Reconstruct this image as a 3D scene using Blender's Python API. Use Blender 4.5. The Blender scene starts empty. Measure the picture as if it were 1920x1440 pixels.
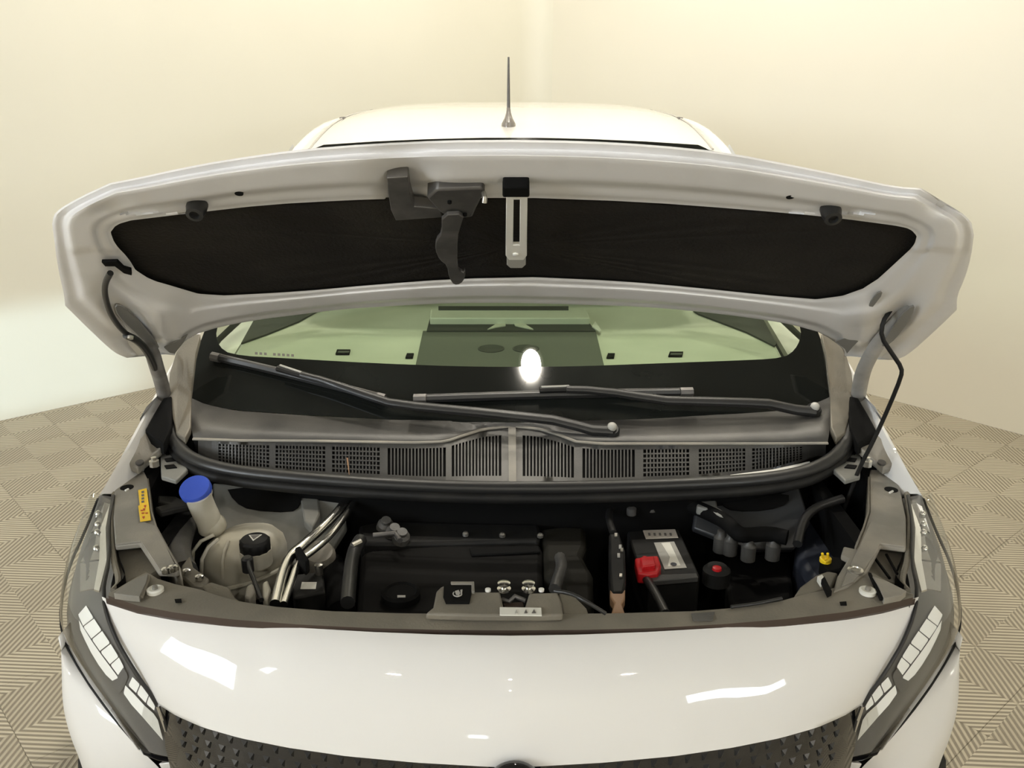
import bpy, bmesh, math, random
from mathutils import Vector, Matrix
from mathutils.bvhtree import BVHTree
random.seed(7)
SC = bpy.context.scene
COL = SC.collection
R = math.radians
# ---------------------------------------------------------------- camera
CH, PITCH, F = 1.73, R(19.0), 1700.0
CP, SP = math.cos(PITCH), math.sin(PITCH)
cd = bpy.data.cameras.new('camera'); cam = bpy.data.objects.new('camera', cd); COL.objects.link(cam)
cam.location = (0, 0, CH); cam.rotation_euler = (R(90) - PITCH, 0, 0)
cd.sensor_width = 36; cd.lens = F / 1920 * 36; cd.clip_start = .02
SC.camera = cam
# ---------------------------------------------------------------- world, exposure
W = bpy.data.worlds.new('world'); SC.world = W; W.use_nodes = True
W.node_tree.nodes['Background'].inputs[0].default_value = (1, .95, .85, 1)
W.node_tree.nodes['Background'].inputs[1].default_value = .3
SC.view_settings.view_transform = 'Standard'; SC.view_settings.look = 'None'
SC.view_settings.exposure = -0.18; SC.view_settings.gamma = 1; SC.view_settings.use_curve_mapping = False
LAMP = 570.0      # radiance of the ceiling downlights
COOL_W = 2.0    # daylight through the side opening
CEIL = 4.3

# ---------------------------------------------------------------- geometry helpers
def ray(u, v):
    a = (u - 960) / F; b = (720 - v) / F
    return Vector((a, CP + SP * b, -SP + CP * b))
O = Vector((0, 0, CH))
def pz(u, v, z):
    d = ray(u, v); return O + d * ((z - CH) / d.z)
def py(u, v, y):
    d = ray(u, v); return O + d * (y / d.y)
def px(u, v, x):
    d = ray(u, v); return O + d * (x / d.x)
def ps(u, v, fn, lo=.6, hi=6.0):
    """first zero of fn(point) along the sight line"""
    d = ray(u, v); n = 60; t0 = lo; f0 = fn(O + d * t0)
    for i in range(1, n + 1):
        t1 = lo + (hi - lo) * i / n; f1 = fn(O + d * t1)
        if (f0 <= 0) != (f1 <= 0):
            for _ in range(28):
                m = (t0 + t1) / 2; fm = fn(O + d * m)
                if (f0 <= 0) != (fm <= 0): t1 = m
                else: t0, f0 = m, fm
            return O + d * ((t0 + t1) / 2)
        t0, f0 = t1, f1
    return O + d * hi
def lerp(a, b, t): return a + (b - a) * t
def dens(pts, n, closed=False):
    """resample to n points evenly by arc length"""
    pts = [Vector(p) for p in pts]
    if closed: pts = pts + [pts[0]]
    L = [0]
    for i in range(1, len(pts)): L.append(L[-1] + (pts[i] - pts[i-1]).length)
    out = []; k = 0; m = n if closed else n - 1
    for i in range(n):
        s = L[-1] * i / m
        while k < len(L) - 2 and L[k+1] < s: k += 1
        t = (s - L[k]) / max(1e-9, L[k+1] - L[k]); out.append(pts[k].lerp(pts[k+1], min(1, t)))
    return out
def chaikin(pts, it=2, closed=False):
    pts = [Vector(p) for p in pts]
    for _ in range(it):
        o = []; n = len(pts)
        if not closed: o.append(pts[0])
        for i in range(n if closed else n - 1):
            a, b = pts[i], pts[(i+1) % n]
            o += [a.lerp(b, .25), a.lerp(b, .75)]
        if not closed: o.append(pts[-1])
        pts = o
    return pts
def link(name, me, mat, parent):
    o = bpy.data.objects.new(name, me); COL.objects.link(o)
    if mat: me.materials.append(mat)
    if parent: o.parent = parent
    return o
def mesh(name, vs, fs, mat, parent=None, smooth=True, fix=False, bevel=0, ang=40, solid=0):
    me = bpy.data.meshes.new(name); me.from_pydata([tuple(v) for v in vs], [], fs); me.update()
    bm = bmesh.new(); bm.from_mesh(me)
    bmesh.ops.remove_doubles(bm, verts=bm.verts, dist=1e-6)
    if fix: bmesh.ops.recalc_face_normals(bm, faces=bm.faces)
    bm.to_mesh(me); bm.free()
    if smooth:
        me.polygons.foreach_set('use_smooth', [True] * len(me.polygons))
        me.set_sharp_from_angle(angle=R(ang))
    o = link(name, me, mat, parent)
    if solid:
        m = o.modifiers.new('solid', 'SOLIDIFY'); m.thickness = abs(solid); m.offset = -1 if solid > 0 else 1
    if bevel:
        m = o.modifiers.new('bevel', 'BEVEL'); m.width = bevel; m.segments = 2; m.limit_method = 'ANGLE'; m.angle_limit = R(35)
    return o
class MB:
    def __init__(s): s.v = []; s.f = []
    def add(s, v, f):
        b = len(s.v); s.v += [Vector(p) for p in v]; s.f += [tuple(i + b for i in q) for q in f]
    def loft(s, rows, closed=False, cap0=False, cap1=False):
        n = len(rows[0]); v = [p for r in rows for p in r]; f = []
        for j in range(len(rows) - 1):
            for i in range(n if closed else n - 1):
                a = j*n+i; b = j*n+(i+1) % n; f.append((a, b, b+n, a+n))
        if cap0: f.append(tuple(range(n))[::-1])
        if cap1: f.append(tuple(range((len(rows)-1)*n, len(rows)*n)))
        s.add(v, f)
    def tube(s, pts, r, seg=10, caps=True):
        pts = [Vector(p) for p in pts]; rows = []; up = None
        for i, p in enumerate(pts):
            d = (pts[min(i+1, len(pts)-1)] - pts[max(i-1, 0)]).normalized()
            if up is None: up = Vector((0, 0, 1)) if abs(d.z) < .9 else Vector((0, 1, 0))
            a = d.cross(up).normalized(); b = a.cross(d).normalized(); up = b
            rr = r[i] if isinstance(r, list) else r
            ra, rb = rr if isinstance(rr, tuple) else (rr, rr)
            rows.append([p + a * (ra*math.cos(2*math.pi*k/seg)) + b * (rb*math.sin(2*math.pi*k/seg)) for k in range(seg)])
        s.loft(rows, True, caps, caps)
    def box(s, c, dx, dy, dz, rot=None):
        c = Vector(c); v = []
        for z in (-1, 1):
            for x, y in ((-1, -1), (1, -1), (1, 1), (-1, 1)):
                q = Vector((x*dx/2, y*dy/2, z*dz/2)); v.append(c + (rot @ q if rot else q))
        s.add(v, [(3, 2, 1, 0), (4, 5, 6, 7), (0, 1, 5, 4), (1, 2, 6, 5), (2, 3, 7, 6), (3, 0, 4, 7)])
    def lathe(s, c, prof, seg=24, axis=(0, 0, 1)):
        ax = Vector(axis).normalized(); a = ax.orthogonal().normalized(); b = ax.cross(a); c = Vector(c)
        s.loft([[c + ax*h + (a*math.cos(2*math.pi*k/seg) + b*math.sin(2*math.pi*k/seg))*r for k in range(seg)] for r, h in prof], True, True, True)
    def slab(s, poly, off):
        """polygon extruded by vector off (or list of vectors)"""
        n = len(poly); off = Vector(off)
        s.add([Vector(p) for p in poly] + [Vector(p) + off for p in poly],
              [tuple(range(n)), tuple(range(n, 2*n))[::-1]] + [(i, (i+1) % n, (i+1) % n + n, i + n) for i in range(n)])
    def build(s, name, mat, parent=None, **k):
        return mesh(name, s.v, s.f, mat, parent, **k)
def mx(p): return Vector((-p.x - .006, p.y, p.z))
def mir(pts): return [mx(Vector(p)) for p in pts]
def empty(name, loc=(0, 0, 0)):
    o = bpy.data.objects.new(name, None); COL.objects.link(o); o.location = loc; return o
def block(name, pxs, z, depth, mat, parent, bevel=.004, ch=0, **k):
    p = [pz(u, v, z) for u, v in pxs]
    if ch: p = chaikin(p, ch, True)
    m = MB(); m.slab(p, (0, 0, -depth)); return m.build(name, mat, parent, fix=True, bevel=bevel, ang=35, **k)

# ---------------------------------------------------------------- materials
def mat(name, col, rough=.5, metal=0, coat=0, spec=.5, noise=None, bump=None, emit=None):
    m = bpy.data.materials.new(name); m.use_nodes = True; nt = m.node_tree; b = nt.nodes['Principled BSDF']
    b.inputs['Base Color'].default_value = (*col, 1); b.inputs['Roughness'].default_value = rough
    b.inputs['Metallic'].default_value = metal; b.inputs['Coat Weight'].default_value = coat
    b.inputs['Coat Roughness'].default_value = .03; b.inputs['Specular IOR Level'].default_value = spec
    tc = nt.nodes.new('ShaderNodeTexCoord')
    if noise:
        c2, sc, lo, hi = noise
        n = nt.nodes.new('ShaderNodeTexNoise'); n.inputs['Scale'].default_value = sc; n.inputs['Detail'].default_value = 5
        r = nt.nodes.new('ShaderNodeMapRange'); r.inputs[1].default_value = lo; r.inputs[2].default_value = hi
        x = nt.nodes.new('ShaderNodeMix'); x.data_type = 'RGBA'
        x.inputs[6].default_value = (*col, 1); x.inputs[7].default_value = (*c2, 1)
        nt.links.new(tc.outputs['Object'], n.inputs['Vector']); nt.links.new(n.outputs[0], r.inputs[0])
        nt.links.new(r.outputs[0], x.inputs[0]); nt.links.new(x.outputs[2], b.inputs['Base Color'])
    if bump:
        sc, st = bump
        n = nt.nodes.new('ShaderNodeTexNoise'); n.inputs['Scale'].default_value = sc; n.inputs['Detail'].default_value = 4
        u = nt.nodes.new('ShaderNodeBump'); u.inputs['Strength'].default_value = st; u.inputs['Distance'].default_value = .004
        nt.links.new(tc.outputs['Object'], n.inputs['Vector']); nt.links.new(n.outputs[0], u.inputs['Height'])
        nt.links.new(u.outputs[0], b.inputs['Normal'])
    if emit:
        b.inputs['Emission Color'].default_value = (*emit[0], 1); b.inputs['Emission Strength'].default_value = emit[1]
    return m
def thin_glass(name, tint, ior=1.5, rough=0.0):
    m = bpy.data.materials.new(name); m.use_nodes = True; nt = m.node_tree
    nt.nodes.remove(nt.nodes['Principled BSDF']); out = nt.nodes['Material Output']
    t = nt.nodes.new('ShaderNodeBsdfTransparent'); t.inputs[0].default_value = (*tint, 1)
    g = nt.nodes.new('ShaderNodeBsdfGlossy'); g.inputs['Roughness'].default_value = rough
    ge = nt.nodes.new('ShaderNodeNewGeometry'); dt = nt.nodes.new('ShaderNodeVectorMath'); dt.operation = 'DOT_PRODUCT'
    nt.links.new(ge.outputs['Normal'], dt.inputs[0]); nt.links.new(ge.outputs['Incoming'], dt.inputs[1])
    def mt(op, a, b):
        n = nt.nodes.new('ShaderNodeMath'); n.operation = op
        for i, q in enumerate((a, b)):
            if isinstance(q, (int, float)): n.inputs[i].default_value = q
            elif q is not None: nt.links.new(q, n.inputs[i])
        return n.outputs[0]
    f0 = ((ior-1)/(ior+1))**2 * 1.6
    k = mt('POWER', mt('SUBTRACT', 1.0, mt('ABSOLUTE', dt.outputs['Value'], None)), 5)
    fac = mt('ADD', mt('MULTIPLY', k, 1 - f0), f0)
    x = nt.nodes.new('ShaderNodeMixShader')
    nt.links.new(fac, x.inputs[0]); nt.links.new(t.outputs[0], x.inputs[1]); nt.links.new(g.outputs[0], x.inputs[2])
    nt.links.new(x.outputs[0], out.inputs[0]); return m
M = {}
M['paint'] = mat('white_paint', (.80, .79, .77), .35, coat=1, spec=.1)
M['paint_in'] = mat('white_paint_inner', (.84, .83, .83), .38, coat=.35, noise=((.74, .73, .72), 6, .5, .75))
M['paint_bay'] = mat('bay_primer_paint', (.24, .24, .22), .45, noise=((.15, .145, .13), 9, .4, .7))
M['pad'] = mat('felt_pad', (.017, .015, .013), .95, spec=.2, noise=((.03, .027, .022), 5, .45, .8), bump=(160, .6))
M['dark'] = mat('dark_plastic', (.010, .010, .010), .55, spec=.25, noise=((.020, .019, .017), 12, .45, .8))
M['black'] = mat('black_void_plastic', (.004, .004, .004), .8, spec=.15)
M['gloss'] = mat('gloss_black', (.005, .005, .006), .05, coat=1)
M['rubber'] = mat('black_rubber', (.02, .02, .02), .38)
M['cowl'] = mat('cowl_plastic', (.055, .054, .052), .42, noise=((.12, .115, .105), 5, .42, .75), bump=(300, .15))
M['dusty'] = mat('dusty_grey_plastic', (.22, .21, .185), .55, noise=((.34, .31, .26), 8, .4, .72), bump=(220, .15))
M['lock'] = mat('lock_carrier_plastic', (.17, .155, .125), .55, noise=((.24, .215, .17), 10, .38, .75), bump=(220, .2))
M['steel'] = mat('dark_steel', (.12, .115, .11), .45, metal=.6, noise=((.2, .19, .18), 20, .4, .7))
M['zinc'] = mat('zinc_steel', (.55, .53, .48), .3, metal=.9)
M['alu'] = mat('bright_aluminium', (.75, .74, .70), .22, metal=1)
M['chrome'] = mat('chrome_trim', (.8, .8, .8), .08, metal=1)
M['reflector'] = mat('headlight_bezel', (.33, .325, .32), .25, metal=.75)
M['lamphouse'] = mat('headlight_dark_housing', (.13, .125, .12), .4)
M['grillebit'] = mat('grille_bar_black', (.02, .02, .02), .3)
M['drl'] = mat('frosted_light_block', (.93, .93, .9), .35, emit=((1, .97, .88), .18))
M['glass'] = thin_glass('windscreen_glass', (.69, .77, .65))
M['lens'] = thin_glass('clear_lens', (.93, .94, .94), 1.45)
M['sideglass'] = thin_glass('side_window_glass', (.75, .85, .74))
M['white'] = mat('white_plastic', (.82, .81, .76), .4)
M['bottle'] = mat('translucent_white_plastic', (.60, .57, .48), .4, noise=((.46, .43, .34), 9, .4, .7))
M['blue'] = mat('blue_cap_plastic', (.045, .095, .50), .35)
M['yellow'] = mat('yellow_label', (.90, .58, .02), .5)
M['yel2'] = mat('yellow_plastic', (.95, .66, .02), .4)
M['redink'] = mat('red_ink', (.45, .05, .02), .6)
M['ink'] = mat('grey_ink', (.13, .12, .11), .6)
M['paper'] = mat('white_label', (.80, .79, .72), .5)
M['silver_label'] = mat('silver_label', (.42, .41, .38), .4)
M['red'] = mat('red_plastic', (.55, .015, .02), .35)
M['copper'] = mat('tan_connector', (.36, .21, .12), .5)
M['bluetank'] = mat('dark_blue_grey_plastic', (.03, .035, .05), .4)
M['tyre'] = mat('tyre_rubber', (.02, .02, .02), .8)
M['rim'] = mat('alloy_rim', (.45, .45, .46), .3, metal=.9)
M['dash'] = mat('dashboard_light', (.66, .67, .58), .8, noise=((.54, .56, .47), 3, .4, .7))
M['dashmid'] = mat('dashboard_centre', (.12, .125, .11), .7)
M['dashdark'] = mat('dashboard_dark', (.04, .043, .037), .7)
M['seat'] = mat('seat_fabric', (.05, .05, .05), .9)
M['brown'] = mat('brown_sealer', (.055, .036, .026), .6)
M['ceil'] = mat('ceiling_paint', (.20, .19, .17), .9)
M['lampon'] = mat('lamp_diffuser', (1, 1, 1), .5, emit=((1, .93, .80), LAMP))
M['lampring'] = mat('lamp_ring', (.8, .8, .78), .4)
# wall paint: cream, faint mottling and scuffs
M['wall'] = mat('cream_wall_paint', (.77, .75, .655), .75, noise=((.73, .71, .62), .7, .35, .75), bump=(14, .05))
M['wall2'] = mat('cream_wall_paint_right', (.775, .745, .65), .75, noise=((.735, .705, .62), .6, .35, .75), bump=(14, .05))

# ---------------------------------------------------------------- room shell
C0 = pz(1003, 572, 0); L0 = pz(0, 789, 0); R0 = pz(1920, 816, 0)
dl = (L0 - C0).normalized(); dr = (R0 - C0).normalized()
LEN = 10.5
A = C0 + dl * LEN; B = C0 + dr * LEN; D = A + dr * LEN
room_c = (A + B) / 2
def wall(name, a, b, m):
    a, b = Vector(a), Vector(b); d = (b - a).normalized(); n = Vector((-d.y, d.x, 0))
    if n.dot(room_c - a) > 0: n = -n
    mb = MB(); mb.slab([a, b, b + Vector((0, 0, CEIL)), a + Vector((0, 0, CEIL))], n * .12)
    o = mb.build(name, m, None, fix=True, smooth=False); o['kind'] = 'structure'; return o
wall('wall_left', A, C0, M['wall']); wall('wall_right', C0, B, M['wall2'])
wall('wall_front', A, D, M['wall']); wall('wall_side', D, B, M['wall'])
# plaster fillet in the corner where the two walls meet
mb = MB(); q = []
for i in range(9):
    t = i / 8; p0 = C0 + dl * .16; p1 = C0 + dr * .16
    q.append(p0.lerp(C0, t).lerp(C0.lerp(p1, t), t))
mb.loft([q, [p + Vector((0, 0, CEIL)) for p in q]]); o = mb.build('trim_1', M['wall'], None); o['kind'] = 'structure'
mb = MB(); mb.slab([Vector(p) + Vector((0, 0, CEIL)) for p in (A, C0, B, D)], (0, 0, .12))
o = mb.build('ceiling', M['ceil'], None, fix=True, smooth=False); o['kind'] = 'structure'
# daylight windows high in the two walls behind the camera
def window(name, base, d, k0, k1, z0, z1, strength):
    n = Vector((-d.y, d.x, 0)); n = n if n.dot(room_c - base) > 0 else -n
    a, b = base + d*k0 + n*.02, base + d*k1 + n*.02
    mb = MB(); mb.slab([a + Vector((0, 0, z0)), b + Vector((0, 0, z0)), b + Vector((0, 0, z1)), a + Vector((0, 0, z1))], n*.01)
    m = mat('daylight_' + name, (.8, .85, .9), .4, emit=((.86, .93, 1.0), strength))
    o = mb.build(name, m, None, fix=True, smooth=False); o['kind'] = 'structure'
    for (p, q, za, zb) in ((a, b, z0-.05, z0), (a, b, z1, z1+.05), (a - d*.05, a, z0, z1), (b, b + d*.05, z0, z1)):
        mb = MB(); mb.slab([p + Vector((0, 0, za)), q + Vector((0, 0, za)), q + Vector((0, 0, zb)), p + Vector((0, 0, zb))], n*.05)
        f_ = mb.build('window_frame', M['lampring'], o, fix=True, smooth=False)
window('window_1', A, dr, 2.5, 4.3, 1.9, 3.8, 24)
window('window_2', B, dl, 3.3, 4.9, 2.15, 2.6, 24)
window('window_3', A, dr, 9.25, 9.6, .35, .55, 16)
# floor base
mb = MB(); mb.slab([Vector(p) + Vector((0, 0, -.012)) for p in (A, C0, B, D)], (0, 0, -.1))
floor = mb.build('floor', mat('floor_base', (.05, .045, .038), .9), None, fix=True, smooth=False); floor['kind'] = 'structure'
# ribbed interlocking tiles, ribs run diagonally in alternating quadrants
TA = math.atan2(dr.y, dr.x)
def tile_mat():
    m = bpy.data.materials.new('ribbed_tile'); m.use_nodes = True; nt = m.node_tree; b = nt.nodes['Principled BSDF']
    N = nt.nodes.new; L = nt.links.new
    def mth(op, a, b_=None, c=None):
        n = N('ShaderNodeMath'); n.operation = op
        for i, x in enumerate((a, b_, c)):
            if x is None: continue
            if isinstance(x, (int, float)): n.inputs[i].default_value = x
            else: L(x, n.inputs[i])
        return n.outputs[0]
    g = N('ShaderNodeNewGeometry'); mp = N('ShaderNodeMapping'); mp.vector_type = 'POINT'
    mp.inputs['Rotation'].default_value = (0, 0, -TA)
    mp.vector_type = 'POINT'
    sub = N('ShaderNodeVectorMath'); sub.operation = 'SUBTRACT'; sub.inputs[1].default_value = (C0.x, C0.y, 0)
    L(g.outputs['Position'], sub.inputs[0]); L(sub.outputs[0], mp.inputs[0])
    sp = N('ShaderNodeSeparateXYZ'); L(mp.outputs[0], sp.inputs[0])
    u, v = sp.outputs[0], sp.outputs[1]
    ck = mth('MODULO', mth('ADD', mth('FLOOR', mth('DIVIDE', u, .2)), mth('FLOOR', mth('DIVIDE', v, .2))), 2)
    ck = mth('ABSOLUTE', ck)
    s1 = mth('MULTIPLY', mth('ADD', u, v), .7071 / .0168); s2 = mth('MULTIPLY', mth('SUBTRACT', u, v), .7071 / .0168)
    mixn = N('ShaderNodeMix'); L(ck, mixn.inputs[0]); L(s1, mixn.inputs[2]); L(s2, mixn.inputs[3])
    fr = mth('FRACT', mixn.outputs[0]); tri = mth('ABSOLUTE', mth('SUBTRACT', fr, .5))       # 0 centre rib .5 groove
    h = N('ShaderNodeMapRange'); h.inputs[1].default_value = .36; h.inputs[2].default_value = .18; L(tri, h.inputs[0])
    # fade the pattern contrast nothing: groove colour paints in the shade between the ribs
    col = N('ShaderNodeMix'); col.data_type = 'RGBA'
    col.inputs[6].default_value = (.20, .175, .13, 1)
    nz = N('ShaderNodeTexNoise'); nz.inputs['Scale'].default_value = 2.2; nz.inputs['Detail'].default_value = 5
    L(g.outputs['Position'], nz.inputs['Vector'])
    oi = N('ShaderNodeObjectInfo')
    c2 = N('ShaderNodeMix'); c2.data_type = 'RGBA'; c2.inputs[6].default_value = (.34, .30, .225, 1); c2.inputs[7].default_value = (.54, .49, .38, 1)
    f = mth('ADD', mth('MULTIPLY', nz.outputs[0], .55), mth('ADD', mth('MULTIPLY', ck, .36), mth('MULTIPLY', oi.outputs['Random'], .25)))
    L(mth('SUBTRACT', f, .08), c2.inputs[0])
    L(h.outputs[0], col.inputs[0]); L(c2.outputs[2], col.inputs[7]); L(col.outputs[2], b.inputs['Base Color'])
    bp = N('ShaderNodeBump'); bp.inputs['Strength'].default_value = .7; bp.inputs['Distance'].default_value = .003
    L(h.outputs[0], bp.inputs['Height']); L(bp.outputs[0], b.inputs['Normal'])
    b.inputs['Roughness'].default_value = .6
    return m
M['tile'] = tile_mat()
def in_view(p):
    d = p - O; z = d.y * CP - d.z * SP
    if z < .3: return False
    u = 960 + F * d.x / z; v = 720 - F * (d.y * SP + d.z * CP) / z
    return -150 < u < 2070 and v < 1600
def tile_geo(mb, o=Vector((0, 0, 0)), a=None):
    T, g, b = .4, .0003, .0012
    def P(x, y, z): 
        return o + (a[0] * x + a[1] * y if a else Vector((x, y, 0))) + Vector((0, 0, z))
    mb.loft([[P(x, y, -.012) for x, y in ((g, g), (T-g, g), (T-g, T-g), (g, T-g))],
             [P(x, y, -b) for x, y in ((g, g), (T-g, g), (T-g, T-g), (g, T-g))],
             [P(x, y, 0) for x, y in ((g+b, g+b), (T-g-b, g+b), (T-g-b, T-g-b), (g+b, T-g-b))]], True, False, True)
cand = []
nT = int(LEN / .4)
for i in range(nT + 1):
    for j in range(nT + 1):
        org = C0 + dr * (i * .4) + dl * (j * .4); c = org + (dr + dl) * .2
        seen = in_view(c) and not (abs(c.x) < .75 and 1.3 < c.y < 5.2)
        cand.append((0 if seen else 1, (c - O).length, org))
cand.sort(key=lambda t: (t[0], t[1]))
mb = MB(); tile_geo(mb, a=(dr, dl)); t0 = mb.build('floor_tile', M['tile'], floor, smooth=False, fix=True)
rest = MB()
for k, (s, dd, org) in enumerate(cand):
    if s == 0 and k < 300:
        t = t0 if k == 0 else bpy.data.objects.new('floor_tile', t0.data)
        if k: COL.objects.link(t); t.parent = floor
        t.location = org
    else: tile_geo(rest, org, (dr, dl))
o = rest.build('floor_tiles_beyond', M['tile'], floor, smooth=False); o['kind'] = 'stuff'

# ================================================================ THE CAR
car = empty('car', (0, 3.2, 0))
car['label'] = 'white car with its bonnet raised, parked nose first on the ribbed floor tiles'
car['category'] = 'car'
_inv = Matrix.Translation((0, -3.2, 0))
# every part mesh is written in world space; keep it there
_link = link
def link(name, me, mt, parent):
    if parent is car: me.transform(_inv)
    return _link(name, me, mt, parent)
def sub(o, *a, **k): return o

# ---- surfaces of the car as functions (zero on the surface)
def hood_z(x, y): return 1.26 + (1.9 - y) * .69 - .12 * x * x
def hoodf(off=0):   # off > 0 lies below the hood, towards the viewer
    return lambda p: p.z - (hood_z(p.x, p.y) - off * 1.2)
def glassf(off=0):  # off > 0 lies outside the glass
    return lambda p: p.y - (2.0 + 1.28 * (p.z - .95) + .12 * (p.x / .78) ** 2 - off * 1.6)
def H(u, v, off=0): return ps(u, v, hoodf(off))
def G(u, v, off=0): return ps(u, v, glassf(off), .9, 5)
HN = Vector((0, -.57, -.82))   # roughly the underside's facing direction

# ---------------------------------------------------------------- hood
OUT = [(98, 420), (101, 398), (150, 369), (207, 343), (260, 333), (340, 315), (420, 300), (560, 280), (700, 269), (830, 263), (960, 262), (1090, 264),
       (1220, 271), (1360, 285), (1500, 312), (1600, 333), (1680, 350), (1727, 353), (1775, 382), (1820, 410), (1826, 440), (1821, 480), (1810, 520), (1794, 555),
       (1794, 581), (1760, 614), (1705, 664), (1680, 675), (1640, 674), (1600, 668), (1583, 668), (1582, 655), (1560, 637), (1535, 623), (1480, 607), (1400, 595), (1300, 583),
       (1200, 575), (1080, 571), (960, 568), (850, 568), (750, 573), (640, 580), (560, 590), (480, 600), (415, 612), (372, 625), (345, 640), (330, 655),
       (328, 666), (305, 664), (270, 668), (238, 671), (215, 662), (180, 630), (122, 573), (121, 555), (108, 500)]
PAD = [(204, 435), (215, 420), (245, 411), (360, 397), (500, 381), (640, 373), (722, 370), (860, 368), (1000, 368), (1200, 375), (1400, 390), (1560, 405),
       (1680, 421), (1710, 428), (1722, 442), (1718, 460), (1690, 487), (1650, 525), (1620, 545), (1580, 558), (1530, 563), (1440, 555), (1300, 540),
       (1160, 528), (1000, 521), (850, 524), (700, 535), (560, 548), (420, 556), (370, 554), (320, 540), (280, 528), (250, 508), (237, 485), (212, 458)]
def polar(loop, c, n, sx, sy, ch=1):
    pts = [(Vector(((p[0]-c[0])/sx, (p[1]-c[1])/sy))) for p in loop]
    pts = [Vector((p.x, p.y, 0)) for p in pts]
    pts = chaikin(pts, ch, True) if ch else pts
    out = []
    for k in range(n):
        a = 2*math.pi*k/n; d = Vector((math.cos(a), math.sin(a), 0)); best = 0
        for i in range(len(pts)):
            p, q = pts[i], pts[(i+1) % len(pts)]; e = q - p
            den = d.x*e.y - d.y*e.x
            if abs(den) < 1e-12: continue
            t = (p.x*e.y - p.y*e.x)/den; s = (p.x*d.y - p.y*d.x)/den
            if t > best and -1e-9 <= s <= 1+1e-9: best = t
        out.append((c[0]+d.x*best*sx, c[1]+d.y*best*sy))
    return out
HC = (960, 462); NA = 360
ANCH = [((98, 420), (204, 435)), ((207, 343), (232, 412)), ((960, 262), (1000, 368)), ((1727, 353), (1680, 421)), ((1826, 440), (1722, 442)), ((1794, 581), (1650, 525)),
        ((1680, 675), (1620, 545)), ((1583, 668), (1580, 558)), ((1535, 623), (1530, 563)), ((960, 568), (1000, 521)), ((372, 625), (420, 556)), ((328, 666), (370, 554)),
        ((238, 671), (320, 540)), ((122, 573), (250, 508))]
def matched(P, side, counts):
    idx = [P.index(min(P, key=lambda q: (q[0]-a[side][0])**2 + (q[1]-a[side][1])**2)) for a in ANCH]
    out = []
    for k, n in enumerate(counts):
        i, j = idx[k], idx[(k+1) % len(idx)]
        seg = P[i:j+1] if j > i else P[i:] + P[:j+1]
        d_ = dens(chaikin([Vector((*q, 0)) for q in seg], 1), n+1)
        out += [(p.x, p.y) for p in d_[:-1]]
    return out
cnts = [14, 70, 70, 12, 20, 16, 12, 10, 56, 56, 8, 10, 14, 18]
ro = matched(OUT, 0, cnts); rp = matched(PAD, 1, cnts); NA = len(ro)
_q = chaikin([Vector((*p, 0)) for p in rp], 1, True); rp = [(p.x, p.y) for p in _q[::2]]
def sm(a, b, x):
    t = max(0, min(1, (x-a)/(b-a))); return t*t*(3-2*t)
def gau(u, v, cu, cv, su, sv, ang=0):
    du, dv = u-cu, v-cv; c, s = math.cos(ang), math.sin(ang)
    x, y = du*c+dv*s, -du*s+dv*c
    return math.exp(-(x/su)**2 - (y/sv)**2)
def prof(t, u, v):
    d = .004*sm(0, .04, t) + .020*sm(.16, .30, t) - .012*sm(.68, .80, t)*(1 if v < 400 else .6) - .004*sm(.93, 1.0, t)
    if v > 470: d *= .55
    d -= .032*gau(u, v, 760, 340, 52, 44)                       # dished recess behind the latch spring
    for cu, sg in ((1672, 1), (246, -1)):
        d -= .028*gau(u, v, cu, 612, 22, 62, .62*sg)             # hinge pockets
        d += .010*gau(u, v, cu - sg*60, 590, 40, 26, -.3*sg)
    d -= .010*gau(u, v, 1800-40, 385, 26, 16) + .010*gau(u, v, 205, 392, 30, 16)
    d -= .008*gau(u, v, 1560, 640, 40, 14, .5)
    return d
ts = [0, .015, .04, .08, .12, .16, .19, .22, .25, .28, .32, .38, .44, .5, .56, .62, .67, .71, .75, .79, .83, .88, .93, .96, 1.0, 1.03]
rows = []
for t in ts:
    row = []
    for k in range(NA):
        u = lerp(ro[k][0], rp[k][0], t); v = lerp(ro[k][1], rp[k][1], t)
        row.append(H(u, v, prof(t, u, v)))
    rows.append(row)
frame = MB(); frame.loft(rows, True); hood = frame.build('bonnet', M['paint_in'], car, ang=60)
hood['label'] = 'raised white bonnet seen from below'
_ch = hood
def child(mb_or, name, m, **k):
    pass
# outer skin
srows = []
for t in (0, .01, .05, .15, .4, .8, 1.3, 1.8, 2.0):
    row = []
    for k in range(NA):
        if t <= 1: u, v = lerp(ro[k][0], rp[k][0], t), lerp(ro[k][1], rp[k][1], t)
        else: u, v = lerp(rp[k][0], HC[0], (t-1)*.98), lerp(rp[k][1], HC[1], (t-1)*.98)
        row.append(H(u, v, 0 if t == 0 else -.004 - .035*sm(0, 1.4, t)))
    srows.append(row)
def part(mb, name, m, parent, **k):
    """sub-part of a car part (parents sit at the car's origin)"""
    o = mb.build(name, m, None, **k); o.data.transform(_inv); o.parent = parent; return o
s = MB(); s.loft(srows, True, False, True); part(s, 'bonnet_skin', M['paint'], hood, ang=70)
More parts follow.
